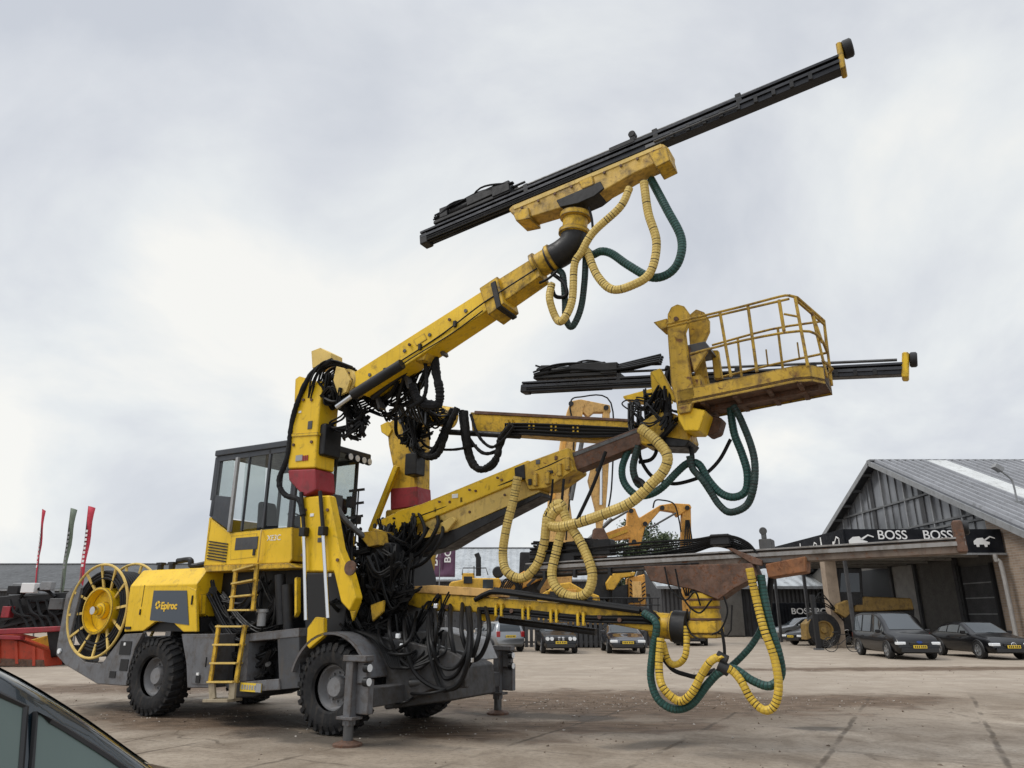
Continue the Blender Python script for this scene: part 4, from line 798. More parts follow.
b.tube(cr_path(YY([(494, 590), (560, 599), (620, 607), (648, 612), (658, 620)], -.15), 6), .045, 8); b.tube(cr_path(YY([(475, 600), (486, 594), (500, 592), (560, 600), (640, 611)], -.25), 6), .04, 8)
b.build('boom_hose', K['hose_black'], bd)
b = MB(); b.tube(YY([(500, 620), (596, 632)], .15), .05, 12); b.build('lift_cylinder', K['steel_black'], bd)
c0, c1 = M(654, 625, 0), M(679, 627, 0); dd = (c1 - c0).normalized(); L_ = (c1 - c0).length
b = MB(); b.lathe(c0, dd, [(.12, -.05), (.19, -.03), (.19, .03), (.17, .05), (.17, L_ * .7), (.2, L_ * .72), (.2, L_), (.15, L_ + .02)], 28); b.build('rotary_actuator', K['yellow_dirty'], bd)
b = MB(); b.lathe(c0 + dd * (L_ * .78), dd, [(.2, 0), (.215, .02), (.215, .2), (.18, .22)], 28); b.build('rotary_flange', K['steel_black'], bd)
c0, c1 = M(706, 640, 0), M(708, 590, 0)
b = MB(); b.box(M(706, 627, 0), (.38, .40, .16)); b.box(M(704, 634, 0), (.42, .34, .10)); b.lathe(M(706, 622, 0), (0, 0, 1), [(.19, -.1), (.20, 0), (.20, .10), (.19, .12), (.19, .2), (.20, .22), (.20, .3), (.18, .38)], 26); b.build('feed_swivel', K['yellow_dirty'], bd, .015)
b = MB()
for z in (.02, .17, .27): b.lathe(M(706, 622, 0) + Vector((0, 0, z)), (0, 0, 1), [(.201, 0), (.21, .004), (.21, .026), (.201, .03)], 26)
b.build('swivel_ring', K['rust_brown'], bd)
fd, PD, h_, w_ = feed('feed_beam', (530, 571), (966, 547), .0, 'feed_rusty', .15, .24, (.01, .24), 'feed_top', .45)
plate('feed_cradle', [(643, 566), (752, 563), (758, 577), (735, 588), (718, 600), (694, 590), (650, 581)], -.2, .2, 'rust_brown', fd, .015)
plate('feed_cradle', [(765, 564), (806, 556), (806, 572), (768, 578)], -.2, .2, 'rust_orange', fd, .015)
b = MB(); b.bar(PD(.992, 0, -.07), PD(.992, 0, .30), .3, .11, (1, 0, 0)); b.build('centralizer', K['rust_brown'], fd, .02); b = MB(); b.cyl(PD(.998, 0, .22), PD(1.012, 0, .22), .085, seg=24); b.build('rubber_dowel', K['rubber'], fd, .02)
plate('feed_bracket', [(726, 548), (732, 548), (762, 560), (762, 566), (752, 564)], -.2, -.12, 'rust_brown', fd, .01)
b = MB(); b.box(M(722, 540.5, 0), (.27, .3, .15)); b.build('hose_guide', K['steel_black'], fd, .02)
b = MB()
for k in range(8): b.tube(cr_path(YY([(530, 552 + k * 2.4), (580, 549 + k * 2.6 + rnd.uniform(-1.5, 1.5)), (640, 544 + k * 2.7 + rnd.uniform(-2, 2)), (690, 540 + k * 1.9), (714, 536.5 + k * 1.4), (733, 536.5 + k * 1.9), (748, 543 + k * 1.8), (757, 553 + k * 1.0)], -.16 + .04 * k), 6), rnd.uniform(.011, .017), 6)
b.build('drill_hose', K['hose_black'], fd)
b = MB(); b.box(M(767, 545, 0), (.16, .24, .14)); b.bar(M(765, 545, 0), M(763, 529, 0), .06, .06); b.cyl(M(763, 531, -.04), M(763, 531, .04), .05); b.build('rod_guide', K['steel_dull'], fd, .01)
boxp('hose_drum', M(560, 558, 0), (.6, .26, .16), 'steel_black', fd, .03)

for px, py, u, r_ in ((447, 607, -.24, .035), (512, 611, -.24, .03), (600, 617, -.24, .03), (620, 620, -.24, .03), (498, 478, -.06, .02), (470, 490, -.06, .02), (440, 502, -.06, .02), (410, 345, -1.42, .025), (450, 320, -1.42, .025)):
    b = MB(); p = M(px, py, u); b.cyl(p, p + Vector((0, -.03, 0)), r_, seg=10); b.build('bolt', K['rust_brown'], rig)
for pts in ([(664, 566), (670, 588), (684, 600), (696, 592), (700, 606)], [(676, 570), (682, 596), (698, 612), (712, 600)], [(722, 596), (727, 612), (720, 628), (712, 634)], [(700, 640), (690, 634), (684, 622), (688, 610)]):
    hose('cradle_hose', [(x, y, -.26) for x, y in pts], -.26, .012, 'black')
for x in (545, 575, 610, 650, 690): beam('feed_bracket', (x, 575 - (x - 530) * .055 - 3), (x, 575 - (x - 530) * .055 + 5), -.15, .07, .05, 'steel_black', fd, .006)
# ---- the big looping hoses
Z = lambda pts, ox, oy, s: [(p[0] / s + ox, p[1] / s + oy) for p in pts]
o = (500, 180, 4.655)
hose('water_hose', Z([(600, 30), (562, 130), (440, 250), (380, 340), (345, 400), (335, 560), (300, 655), (258, 645), (237, 560), (238, 480)], *o), -1.35, .058, 'yellow')
hose('water_hose', Z([(668, 5), (690, 150), (728, 290), (700, 425), (620, 492), (530, 512), (455, 440), (410, 345), (385, 318)], *o), -1.3, .062, 'yellow')
hose('hydraulic_hose', Z([(700, -10), (780, 140), (842, 270), (838, 370), (780, 440), (700, 452), (600, 400), (520, 340), (470, 330), (430, 345), (385, 312)], *o), -1.15, .062, 'green')
hose('hydraulic_hose', Z([(402, 350), (392, 480), (372, 600), (335, 685), (308, 650), (300, 560), (290, 450), (265, 420)], *o), -1.2, .05, 'dark')
hose('hydraulic_hose', Z([(240, 430), (300, 480), (310, 540), (260, 540), (235, 480)], *o), -1.25, .03, 'black')
for p, q in (((592, 171), (588, 184)), ((557, 272), (540, 283)), ((590, 208), (593, 228))): strap('hose_strap', p, q, -1.3, .02)
hose('water_hose', [(518, 476), (513, 500), (506, 530), (502, 555), (508, 572), (522, 577), (537, 565), (544, 545), (547, 525), (549, 514), (560, 504), (566, 509)], -.15, .072, 'yellow')
hose('water_hose', [(640, 428), (655, 440), (666, 455), (664, 470), (650, 485), (630, 503), (605, 514), (580, 523), (560, 528), (549, 524), (553, 512), (565, 506)], -.22, .078, 'yellow')
hose('water_hose', [(562, 530), (556, 550), (553, 575), (560, 590), (575, 597), (588, 591), (593, 575), (587, 555), (578, 538), (568, 524), (562, 508)], -.18, .072, 'yellow')
strap('hose_strap', (607, 452), (577, 520), -.25, .028); strap('hose_strap', (563, 478), (560, 512), -.2, .022); strap('hose_strap', (553, 480), (547, 516), -.2, .018)
o = (600, 380, 5.483)
hose('hydraulic_hose', Z([(160, 370), (120, 470), (130, 560), (190, 625), (262, 632), (340, 590), (420, 500), (480, 455), (540, 470), (600, 550), (660, 620), (740, 642), (800, 600), (812, 510), (780, 400), (735, 300), (718, 210), (710, 140)], *o), .15, .056, 'green', prob=.7)
hose('hydraulic_hose', Z([(735, 140), (768, 215), (820, 350), (852, 470), (850, 600), (800, 692), (720, 722), (650, 680), (600, 610), (560, 545), (505, 475), (490, 400)], *o), .05, .05, 'dark')
hose('hydraulic_hose', Z([(205, 360), (182, 480), (205, 560), (240, 590)], *o), .1, .056, 'dark')
hose('hydraulic_hose', Z([(720, 330), (660, 430), (590, 500), (520, 545), (420, 570), (350, 560), (280, 520), (220, 430), (215, 330)], *o), .3, .028, 'black')
hose('hydraulic_hose', Z([(300, 360), (310, 400), (280, 440), (210, 450)], *o), .3, .03, 'black')
strap('hose_strap', (690, 433), (690, 462), .1, .012); strap('hose_strap', (690, 446), (692, 466), .1, .035); strap('hose_strap', (634, 478), (645, 488), -.22, .05)
o = (600, 510, 3.659)
hose('hydraulic_hose', Z([(150, 378), (205, 415), (192, 520), (186, 620), (212, 690), (270, 730), (330, 710), (390, 640), (440, 590), (490, 580), (560, 622), (622, 646), (662, 600), (655, 520), (625, 420), (600, 330), (588, 225)], *o), -.32, .052, 'green')
hose('water_hose', Z([(222, 470), (215, 580), (232, 650), (285, 697), (340, 665), (372, 600), (405, 552), (436, 538), (446, 552)], *o), -.38, .052, 'bright')
hose('water_hose', Z([(548, 215), (570, 320), (600, 430), (636, 540), (655, 640), (640, 712), (600, 732), (550, 690), (515, 630), (488, 590), (462, 578)], *o), -.40, .05, 'bright')
hose('water_hose', Z([(228, 480), (250, 552), (285, 562), (318, 525), (316, 425)], *o), -.2, .042, 'bright')
hose('hydraulic_hose', Z([(600, 420), (575, 460), (540, 510), (490, 562), (455, 578)], *o), .2, .042, 'green')
hose('hydraulic_hose', Z([(230, 540), (265, 585), (310, 608), (360, 614), (420, 590)], *o), -.1, .03, 'black')
hose('hydraulic_hose', Z([(630, 230), (625, 300), (618, 380), (600, 420)], *o), .2, .04, 'black')
strap('hose_strap', (721, 628), (724, 668), -.33, .02)
for x, y, r_ in ((722, 658, .065), (724, 668, .075)): b = MB(); p = M(x, y, -.34); b.tube([p + Vector((-.06, 0, .03)), p + Vector((.06, 0, -.03))], r_, 12); b.build('hose_tie', K['rubber'], rig)
b = MB(); b.tube(YY([(715, 632), (727, 636), (731, 630), (732, 605)], -.1), .012, 6); b.build('guard_rod', K['steel_black'], bd)

# ---- black sleeved hose loops and tangles
S_ = lambda pts, u, r=.055: hose('sleeved_hose', pts, u, r * 1.3, 'sleeve')
S_([(434, 350), (436, 372), (440, 392), (436, 404), (424, 404), (416, 396), (412, 385)], -1.1, .055)
S_([(408, 372), (414, 392), (422, 404), (428, 410)], -.9, .04); S_([(424, 360), (427, 382), (424, 398), (410, 408)], -1.2, .025)
S_([(466, 412), (468, 440), (470, 458), (478, 469), (488, 467), (496, 456), (500, 438), (512, 424)], .85, .048)
S_([(452, 408), (444, 425), (438, 445), (428, 455), (415, 452)], .85, .045); S_([(462, 411), (463, 432), (466, 452), (474, 466), (484, 470), (494, 462), (500, 446), (508, 428)], .95, .04); S_([(470, 414), (478, 436), (490, 446), (502, 438), (514, 426)], .8, .022)
S_([(458, 408), (448, 430), (440, 450), (432, 458), (422, 454), (412, 440)], .8, .048); S_([(460, 412), (464, 430), (482, 452), (498, 448), (506, 432)], .9, .025); S_([(420, 440), (430, 448), (452, 450), (476, 446)], .9, .02)
for k in range(9):
    dk_ = (k - 4) * 1.7
    hose('boom_hose', [(338, 405 + dk_ * .6), (356, 408 + dk_), (378, 398 + dk_), (402, 380 + dk_), (426, 362 + dk_ * .8), (450, 341 + dk_ * .5), (474, 322 + dk_ * .4)], -1.05 + .03 * (k % 3), .017, 'black')
for (x0, y0), (x1, y1) in (((376, 388), (382, 409)), ((405, 369), (411, 389)), ((440, 341), (445, 356)), ((464, 325), (468, 336))): beam('hose_clamp', (x0, y0), (x1, y1), -1.1, .16, .05, 'steel_dull', rig, .006)
for k in range(6): hose('jumper_hose', [(398 + k * 3, 376 - k * 2, -1.0), (396 + k * 4, 396 + k, -.7), (404 + k * 4, 414 + k * 2, -.2), (410 + k * 3, 404 + k, .5), (424 + k * 2, 404 + k, .8)], -1, .018, 'black')
tangle([(365, 392, -1.0), (375, 405, -.9), (385, 412, -.8), (400, 380, -.9), (410, 395, -.6), (392, 398, -.9), (425, 372, -.9), (405, 368, -1.1)], 34, jit=.09)
tangle([(345, 398, -1.2), (350, 412, -1.2), (358, 428, -1.2), (340, 425, -1.2), (352, 435, -1.2), (365, 418, -1.1)], 45, jit=.08, sag=.3)
tangle([(402, 410, .8), (410, 420, .8), (405, 440, .8), (420, 445, .8), (428, 420, .8), (415, 405, .7), (422, 432, .9)], 58, jit=.10)
tangle([(425, 402, .6), (435, 410, .8), (418, 396, .3), (445, 415, .9)], 24, jit=.1)
tangle([(350, 530, -.6), (365, 545, -.4), (380, 550, -.2), (375, 580, -.3), (395, 535, .0), (410, 545, .1), (360, 580, -.7), (350, 600, -.8), (380, 610, -.5)], 120, jit=.16, r=(.012, .022))
tangle([(390, 520, .0), (405, 530, .0), (412, 520, -.05), (412, 540, -.1), (415, 550, -.1), (400, 560, -.1), (385, 545, -.2)], 42, jit=.08)
tangle([(385, 590, -.3), (405, 600, -.3), (430, 605, -.3), (445, 600, -.3), (395, 640, -.5), (420, 650, -.5), (440, 630, -.4), (410, 620, -.4)], 38, jit=.10, sag=.5)
tangle([(352, 600, -.8), (370, 610, -.7), (385, 630, -.6), (350, 625, -.9), (395, 615, -.5)], 70, jit=.12)
for x0, x1, dp, u in ((433, 466, 678, -.4), (450, 478, 668, -.35), (462, 486, 660, -.3), (430, 470, 690, -.45)):
    hose('hanging_hose', [(x0, 600, -.1), (x0 - 2, (600 + dp) / 2), (x0 + (x1 - x0) * .25, dp - 6), ((x0 + x1) / 2, dp), (x1 - (x1 - x0) * .2, dp - 8), (x1 + 1, (600 + dp) / 2), (x1, 604, -.1)], u - .45, rnd.uniform(.022, .036), 'black')
for pts, r_ in (([(392, 606), (390, 630), (398, 656), (416, 668), (430, 655), (436, 625), (434, 604)], .03), ([(404, 604), (404, 640), (416, 674), (440, 690), (462, 680), (470, 645), (468, 606)], .034), ([(380, 612), (380, 636), (392, 650), (410, 640), (418, 612)], .026), ([(430, 604), (432, 640), (440, 664), (456, 668), (466, 648), (470, 610)], .026), ([(372, 640), (390, 652), (412, 652), (425, 640)], .022), ([(376, 690), (392, 703), (410, 700), (424, 688)], .016), ([(396, 690), (420, 694), (446, 690), (462, 678)], .02)):
    hose('hanging_hose', [(*pts[0], -.1)] + pts[1:-1] + [(*pts[-1], -.1)], -.98, r_, 'black')
for px, py, mt in ((398, 636, 'lamp_glass'), (402, 646, 'lamp_glass'), (471, 660, 'chrome'), (436, 606, 'chrome')):
    boxp('hose_fitting', M(px, py, -1.0), (.07, .05, .07), mt, rig, .01)
for pts, r_, u in (([(398, 518), (404, 545), (424, 562), (446, 552), (454, 526), (452, 512)], .035, -.15), ([(390, 524), (398, 552), (420, 569), (448, 562), (458, 535), (456, 516)], .03, -.18), ([(402, 524), (410, 548), (428, 556), (442, 546), (448, 522)], .03, -.12), ([(386, 535), (396, 560), (416, 574), (440, 566), (450, 545)], .026, -.2), ([(432, 506), (440, 530), (438, 548), (420, 560)], .03, -.2), ([(425, 508), (432, 524), (428, 544), (410, 552)], .03, -.16)):
    pts = [(x - 16 - (8 if y > 540 else 0), y) for x, y in pts]
    hose('boom_hose_loop', [(*pts[0], .12)] + pts[1:-1] + [(*pts[-1], .12)], u, r_, 'black')
tangle([(388, 550, -.62), (402, 556, -.6), (410, 590, -.6), (385, 580, -.65), (396, 602, -.6), (376, 560, -.65), (368, 590, -.7)], 60, jit=.08, sag=.45)
b = MB(); b.prism(YY([(358, 548), (390, 542), (398, 575), (398, 640), (360, 636)], -.45), (0, 1.1, 0)); b.build('boom_carrier', K['black'], rig, .03)
b = MB(); b.tube(YY([(400, 600), (402, 645)], -.3), .12, 14); b.tube(YY([(385, 640), (470, 660)], -.1), .1, 12); b.build('swing_cylinder', K['steel_black'], rig)
plate('base_bracket', [(348, 605), (356, 590), (360, 602), (352, 622)], -.95, -.9, 'yellow'); plate('base_bracket', [(370, 605), (384, 600), (383, 612), (372, 622)], -.8, -.75, 'yellow_dirty'); plate('base_bracket', [(357, 533), (376, 530), (378, 545), (368, 547)], -.6, -.3, 'yellow_rust')
plate('base_bracket', [(372, 528), (386, 532), (383, 548), (370, 546)], -.3, .2, 'yellow_dirty')
b = MB(); b.tube(cr_path(YY([(337, 508, -.9), (345, 520, -.8), (362, 535, -.6), (375, 540, -.4)], -.8), 6), .05, 10); b.build('hose_cover', K['steel_dull'], rig)

# ================================================================ THE YARD AROUND THE RIG
def corr(name, base, pitch, axis=0, rough=.45, metal=.2, dirt=(.05, .045, .04), amount=.35, depth=.6):
    """corrugated or ribbed sheet: ribs as bump along one axis plus weathering"""
    m = worn(name, base, dirt, amount, rough, metal, fade=.12, scale=.35, bump=0); t = m.node_tree; b = t.nodes['Principled BSDF']
    c = t.nodes.new('ShaderNodeTexCoord'); s = t.nodes.new('ShaderNodeSeparateXYZ'); t.links.new(c.outputs['Object'], s.inputs[0])
    q = t.nodes.new('ShaderNodeMath'); q.operation = 'MULTIPLY'; t.links.new(s.outputs[axis], q.inputs[0]); q.inputs[1].default_value = 2 * math.pi / pitch
    w_ = t.nodes.new('ShaderNodeMath'); w_.operation = 'SINE'; t.links.new(q.outputs[0], w_.inputs[0])
    bp = t.nodes.new('ShaderNodeBump'); bp.inputs['Strength'].default_value = depth; bp.inputs['Distance'].default_value = pitch * .2; t.links.new(w_.outputs[0], bp.inputs['Height']); t.links.new(bp.outputs[0], b.inputs['Normal']); return m
worn('roof_rib_lit', (.24, .245, .26), (.08, .08, .08), .3, .45, .2, fade=.12, scale=.35, bump=0); worn('roof_valley_shade', (.045, .047, .052), (.05, .05, .05), .35, .45, .2, fade=.12, scale=.35, bump=0); corr('roof_light', (.38, .40, .41), .9, 0, depth=.3); corr('wall_dark', (.05, .05, .053), .35, 0); worn('roof_dark', (.075, .078, .08), (.04, .04, .04), .4, .6, .1, scale=.2, bump=0)  # pale ribs over dark sheet: the corrugation's self-shading put into the colour
worn('skylight', (.52, .53, .52), (.2, .19, .17), .4, .4, fade=.1, scale=.4)
worn('trim_grey', (.22, .225, .23), (.08, .07, .06), .35, .5); worn('beam_grey', (.11, .112, .115), (.05, .045, .04), .4, .5); worn('soffit', (.045, .045, .047), (.03, .03, .03), .3, .7)
worn('sign_black', (.005, .006, .009), (.012, .012, .012), .2, .6, streak=False, spec=.12); worn('panel_brown', (.095, .088, .078), (.05, .045, .04), .3, .6); worn('panel_light', (.30, .29, .275), (.12, .11, .1), .3, .6)
worn('loader_yellow_shaded', (.22, .135, .03), (.05, .035, .02), .6, .6, rust=.2); worn('beige_brick', (.30, .235, .175), (.12, .09, .07), .3, .8)  # loader yellow darkened to imitate canopy shade, with grime and rust on top
def gable_panels():
    m = worn('gable_panel', (.11, .114, .122), (.05, .05, .052), .25, .14, .0, fade=.25, scale=.3, bump=0); t = m.node_tree; b = t.nodes['Principled BSDF']
    src = b.inputs['Base Color'].links[0].from_socket
    g1 = ramp(t, noise(t, .5, 5, .55, stretch=(1, 1, .35), dist=.3), [(.40, (0, 0, 0)), (.62, (1, 1, 1))])
    c = mix(t, g1, src, (.20, .207, .218)); g2 = ramp(t, noise(t, .8, 5, .5, stretch=(1, 1.3, .12)), [(.55, (0, 0, 0)), (.66, (.8, .8, .8))])
    c = mix(t, g2, c, (.06, .06, .065)); t.links.new(c, b.inputs['Base Color']); return m
gable_panels()
def brick():
    m = pbr('brick_wall', (.3, .22, .17), .85); t = m.node_tree; b = t.nodes['Principled BSDF']
    c = t.nodes.new('ShaderNodeTexCoord'); s = t.nodes.new('ShaderNodeSeparateXYZ'); t.links.new(c.outputs['Object'], s.inputs[0])
    k = t.nodes.new('ShaderNodeCombineXYZ'); a = t.nodes.new('ShaderNodeMath'); a.operation = 'ADD'; t.links.new(s.outputs[0], a.inputs[0]); t.links.new(s.outputs[1], a.inputs[1])
    t.links.new(a.outputs[0], k.inputs[0]); t.links.new(s.outputs[2], k.inputs[1])
    br = t.nodes.new('ShaderNodeTexBrick'); t.links.new(k.outputs[0], br.inputs['Vector']); br.inputs['Scale'].default_value = 1; br.inputs['Brick Width'].default_value = .44; br.inputs['Row Height'].default_value = .13; br.inputs['Mortar Size'].default_value = .016
    br.inputs['Color1'].default_value = (.36, .27, .20, 1); br.inputs['Color2'].default_value = (.28, .205, .15, 1); br.inputs['Mortar'].default_value = (.35, .31, .27, 1)
    g_ = ramp(t, noise(t, .5, 7, .6), [(.35, (.75,) * 3), (.7, (1.12,) * 3)]); t.links.new(mix(t, 1.0, br.outputs[0], g_, 'MULTIPLY'), b.inputs['Base Color']); return m
brick()
def bars(name, L, mat, parent, w_, h=None, up=(0, 0, 1), bevel=0):
    for p, q in L: b = MB(); b.bar(p, q, w_, h or w_, up); o = b.build(name, K[mat], parent, bevel)
    return o

# ---- workshop with the wrapped black sign
GX = 26.0; RX = 25.3; EY, RY, FY = 33.0, 50.0, 67.0; RZ, EZ = 12.0, 4.23; sl_ = (RZ - EZ) / (RY - EY)
ws = tag(empty('workshop_building', (0, 0, 0)), 'grey gabled workshop with ribbed roof, brick corner and black lettered canopy sign', 'building')
zr = lambda y: RZ - abs(y - RY) * sl_
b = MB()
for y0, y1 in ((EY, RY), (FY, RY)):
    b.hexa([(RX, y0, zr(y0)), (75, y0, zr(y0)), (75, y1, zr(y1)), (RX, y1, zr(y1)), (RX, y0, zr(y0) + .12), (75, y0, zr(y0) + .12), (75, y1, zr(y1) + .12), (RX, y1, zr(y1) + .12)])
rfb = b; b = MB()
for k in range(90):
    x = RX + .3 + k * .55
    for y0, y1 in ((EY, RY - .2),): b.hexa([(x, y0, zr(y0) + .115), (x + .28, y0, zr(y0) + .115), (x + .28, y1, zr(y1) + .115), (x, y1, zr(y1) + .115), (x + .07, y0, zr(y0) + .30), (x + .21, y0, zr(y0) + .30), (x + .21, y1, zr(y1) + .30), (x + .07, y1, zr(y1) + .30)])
rf = rfb.build('roof', K['roof_valley_shade'], ws); b.build('roof_sheeting', K['roof_rib_lit'], rf)
bars('ridge_cap', [((RX - .02, RY, RZ + .13), (75, RY, RZ + .13))], 'trim_grey', rf, .5, .1)
for x0, x1 in ((29.1, 30.5), (35.7, 37.1), (42.3, 43.7)):
    b = MB(); b.hexa([(x0, EY + 1, zr(EY + 1) + .125), (x1, EY + 1, zr(EY + 1) + .125), (x1, RY - .6, zr(RY - .6) + .125), (x0, RY - .6, zr(RY - .6) + .125), (x0, EY + 1, zr(EY + 1) + .31), (x1, EY + 1, zr(EY + 1) + .31), (x1, RY - .6, zr(RY - .6) + .31), (x0, RY - .6, zr(RY - .6) + .31)]); b.build('roof_light', K['skylight'], rf)
b = MB()
for y0, y1 in ((EY, RY), (FY, RY)): b.bar((RX - .04, y0, zr(y0) - .05), (RX - .04, y1, zr(y1) - .05), .07, .34, (0, 0, 1))
b.build('rake_trim', K['trim_grey'], rf)
b = MB()
for k in range(9):
    for s in (-1, 1):
        b = MB(); y = RY + s * (1.2 + k * 1.85); b.bar((RX, y, zr(y) - .14), (GX + .2, y, zr(y) - .14), .10, .2); b.build('purlin', K['beam_grey'], rf)
b = MB(); b.prism([(GX, 39.6, 5.6), (GX, 62, 5.6), (GX, 62, zr(62) - .02), (GX, RY, RZ - .02), (GX, 39.6, zr(39.6) - .02)], (.15, 0, 0)); b.build('gable_cladding', K['gable_panel'], ws)
b = MB(); b.prism([(GX - .08, EY + .3, 0), (GX - .08, 39.6, 0), (GX - .08, 39.6, zr(39.6) - .02), (GX - .08, EY + .3, zr(EY + .3) - .02)], (.3, 0, 0)); b.prism([(GX, EY + .3, 0), (75, EY + .3, 0), (75, EY + .3, EZ), (GX, EY + .3, EZ)], (0, .3, 0)); b.build('brick_wall', K['brick_wall'], ws)
b = MB(); b.prism([(GX, 39.6, 0), (GX, 62, 0), (GX, 62, 5.6), (GX, 39.6, 5.6)], (.3, 0, 0)); b.prism([(GX, 66, 0), (75, 66, 0), (75, 66, EZ), (GX, 66, EZ)], (0, .3, 0)); b.prism([(GX, 62, 0), (GX, 66.3, 0), (GX, 66.3, EZ), (GX, 62, 5.6)], (.3, 0, 0)); b.build('rear_wall', K['panel_brown'], ws)
L = [((GX - .06, y, 5.6), (GX - .06, y, zr(y) - .2)) for y in (41.5, 44.3, 47.2, 50, 53.2, 56.5, 59.5)]
bars('cladding_post', L, 'trim_grey', ws, .12, .16); bars('dark_post', [((GX - .04, y, 5.6), (GX - .04, y, zr(y) - .2)) for y in (45.4, 51.6)], 'soffit', ws, .5, .06, (1, 0, 0))
bars('mullion', [((GX - .04, y, 5.6), (GX - .04, y, zr(y) - .2)) for y in (40.6, 42.6, 43.5, 46.3, 48.2, 49.1, 52.3, 54.4, 55.5, 57.6)], 'beam_grey', ws, .05, .07)
bars('cladding_rail', [((GX - .1, max(39.7, RY - (RZ - z) / sl_ + .5), z), (GX - .1, min(62, RY + (RZ - z) / sl_ - .5), z)) for z in (7.1, 8.9)] + [((GX - .1, 39.7, 6.75), (GX - .1, 60, 6.75))], 'beam_grey', ws, .1, .12)
# wall bays under the canopy
def bay(name, y0, y1, z1, mat): b = MB(); b.hexa([(GX - .1, y0, 0), (GX, y0, 0), (GX, y1, 0), (GX - .1, y1, 0), (GX - .1, y0, z1), (GX, y0, z1), (GX, y1, z1), (GX - .1, y1, z1)]); return b.build(name, K[mat], ws)
rd = bay('roller_door', 39.9, 42.6, 4.3, 'soffit')
bars('door_slat', [((GX - .12, 39.95, z), (GX - .12, 42.55, z)) for z in (.9, 1.75, 2.6, 3.4)], 'trim_grey', rd, .03, .06)
bars('door_frame', [((GX - .14, y, 0), (GX - .14, y, 4.4)) for y in (39.8, 42.7)], 'black', rd, .15, .15)
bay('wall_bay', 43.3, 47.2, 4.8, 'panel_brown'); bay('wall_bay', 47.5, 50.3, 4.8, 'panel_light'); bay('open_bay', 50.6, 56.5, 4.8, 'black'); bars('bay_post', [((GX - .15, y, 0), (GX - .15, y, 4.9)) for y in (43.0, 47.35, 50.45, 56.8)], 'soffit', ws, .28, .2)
# canopy and its sign
CX0, CX1, CY_, CYB, CZ0, CZ1 = 17.55, GX - .15, 38.4, 53.0, 4.78, 6.02
b = MB(); b.hexa([(CX0, CY_, CZ0 + .1), (CX1, CY_, CZ0 + .1), (CX1, CYB, CZ0 + .1), (CX0, CYB, CZ0 + .1), (CX0, CY_, CZ1 - .1), (CX1, CY_, CZ1 - .1), (CX1, CYB, CZ1 - .1), (CX0, CYB, CZ1 - .1)]); cnp = b.build('canopy', K['soffit'], ws)
b = MB(); b.box(((CX0 + CX1) / 2 - .02, CY_ - .05, (CZ0 + CZ1) / 2), (CX1 - CX0 - .06, .08, CZ1 - CZ0)); b.box((CX0 - .05, (CY_ + CYB) / 2, (CZ0 + CZ1) / 2), (.08, CYB - CY_ + .18, CZ1 - CZ0)); b.build('sign_board', K['sign_black'], cnp)
bars('sign_edge', [((CX0 - .1, CY_ - .1, CZ0 - .04), (CX1, CY_ - .1, CZ0 - .04))], 'trim_grey', cnp, .12, .1)
bars('soffit_beam', [((CX0 + .2, y, CZ0 + .02), (CX1 - .2, y, CZ0 + .02)) for y in (40.5, 43, 45.5, 48, 50.5)], 'panel_light', cnp, .3, .14)
def sx_(px, py=540): return W(px, py, CY_).x
for px in (892, 937.5):
    text('sign_text', 'BOSS', .66, K['white'], cnp, frame((sx_(px), CY_ - .095, W(px, 535.5, CY_).z), (1, 0, 0), (0, 0, 1)), .01, 'CENTER', .004, 1.05)
def digger_mark(o, ax, s, kind=0):
    o = Vector(o); ax = Vector(ax); up = Vector((0, 0, 1)); nrm = ax.cross(up); b = MB()
    P = lambda l: [o + ax * (x * s) + up * (y * s) for x, y in l]
    for sh in ([[(0, 0), (1.0, 0), (1.1, .12), (1.0, .24), (0, .24), (-.1, .12)], [(.1, .27), (.95, .27), (.9, .5), (.55, .52), (.5, .8), (.2, .8), (.12, .5)], [(.5, .5), (1.0, 1.05), (1.5, .9), (1.55, .98), (1.0, 1.2), (.42, .6)], [(1.45, .98), (1.58, .95), (1.5, .45), (1.3, .4), (1.4, .55)]],
               [[(-.2, .2), (1.4, .2), (1.5, .45), (1.1, .55), (.8, .9), (.2, .85), (-.2, .55)], [(0, .2), (.35, .2), (.3, -.05), (.05, -.05)], [(.85, .2), (1.2, .2), (1.15, -.05), (.9, -.05)], [(1.0, .55), (1.6, .95), (2.1, .8), (2.1, .9), (1.6, 1.08), (.9, .7)]],
               [[(0, 0), (.7, 0), (.6, .5), (.4, .5), (.35, 1.1), (.2, 1.1), (.2, .5), (0, .4)]])[kind]:
        b.prism(P(sh), nrm * .012)
    return b.build('sign_mark', K['white'], cnp)
digger_mark((sx_(850), CY_ - .095, 5.12), (1, 0, 0), .58, 1); digger_mark((sx_(974), CY_ - .095, 5.12), (1, 0, 0), .5, 1)
for k, (y, kd, s) in enumerate(((39.3, 0, .62), (40.9, 2, .8), (42.2, 0, .6), (43.9, 2, .75), (45.2, 1, .45), (46.6, 2, .5), (48.2, 1, .5))): digger_mark((CX0 - .095, y + .5, 5.0), (0, -1, 0), s, kd)
b = MB(); b.box((CX0 + .3, 41.6, CZ0 / 2), (.62, .62, CZ0)); b.build('canopy_pillar', K['beige_brick'], ws); bars('canopy_post', [((CX0 + .2, y, 0), (CX0 + .2, y, CZ0)) for y in (39.2, 45, 50)], 'soffit', ws, .16)
p0 = W(986, 552, 38.2); b = MB(); b.tube(cr_path([(25.2, 38.25, CZ0 - .05), (25.22, 38.25, CZ0 - .4), (25.4, 38.2, 4.0), (25.42, 38.2, .1)], 4), .11, 10); b.build('downpipe', K['panel_light'], ws)
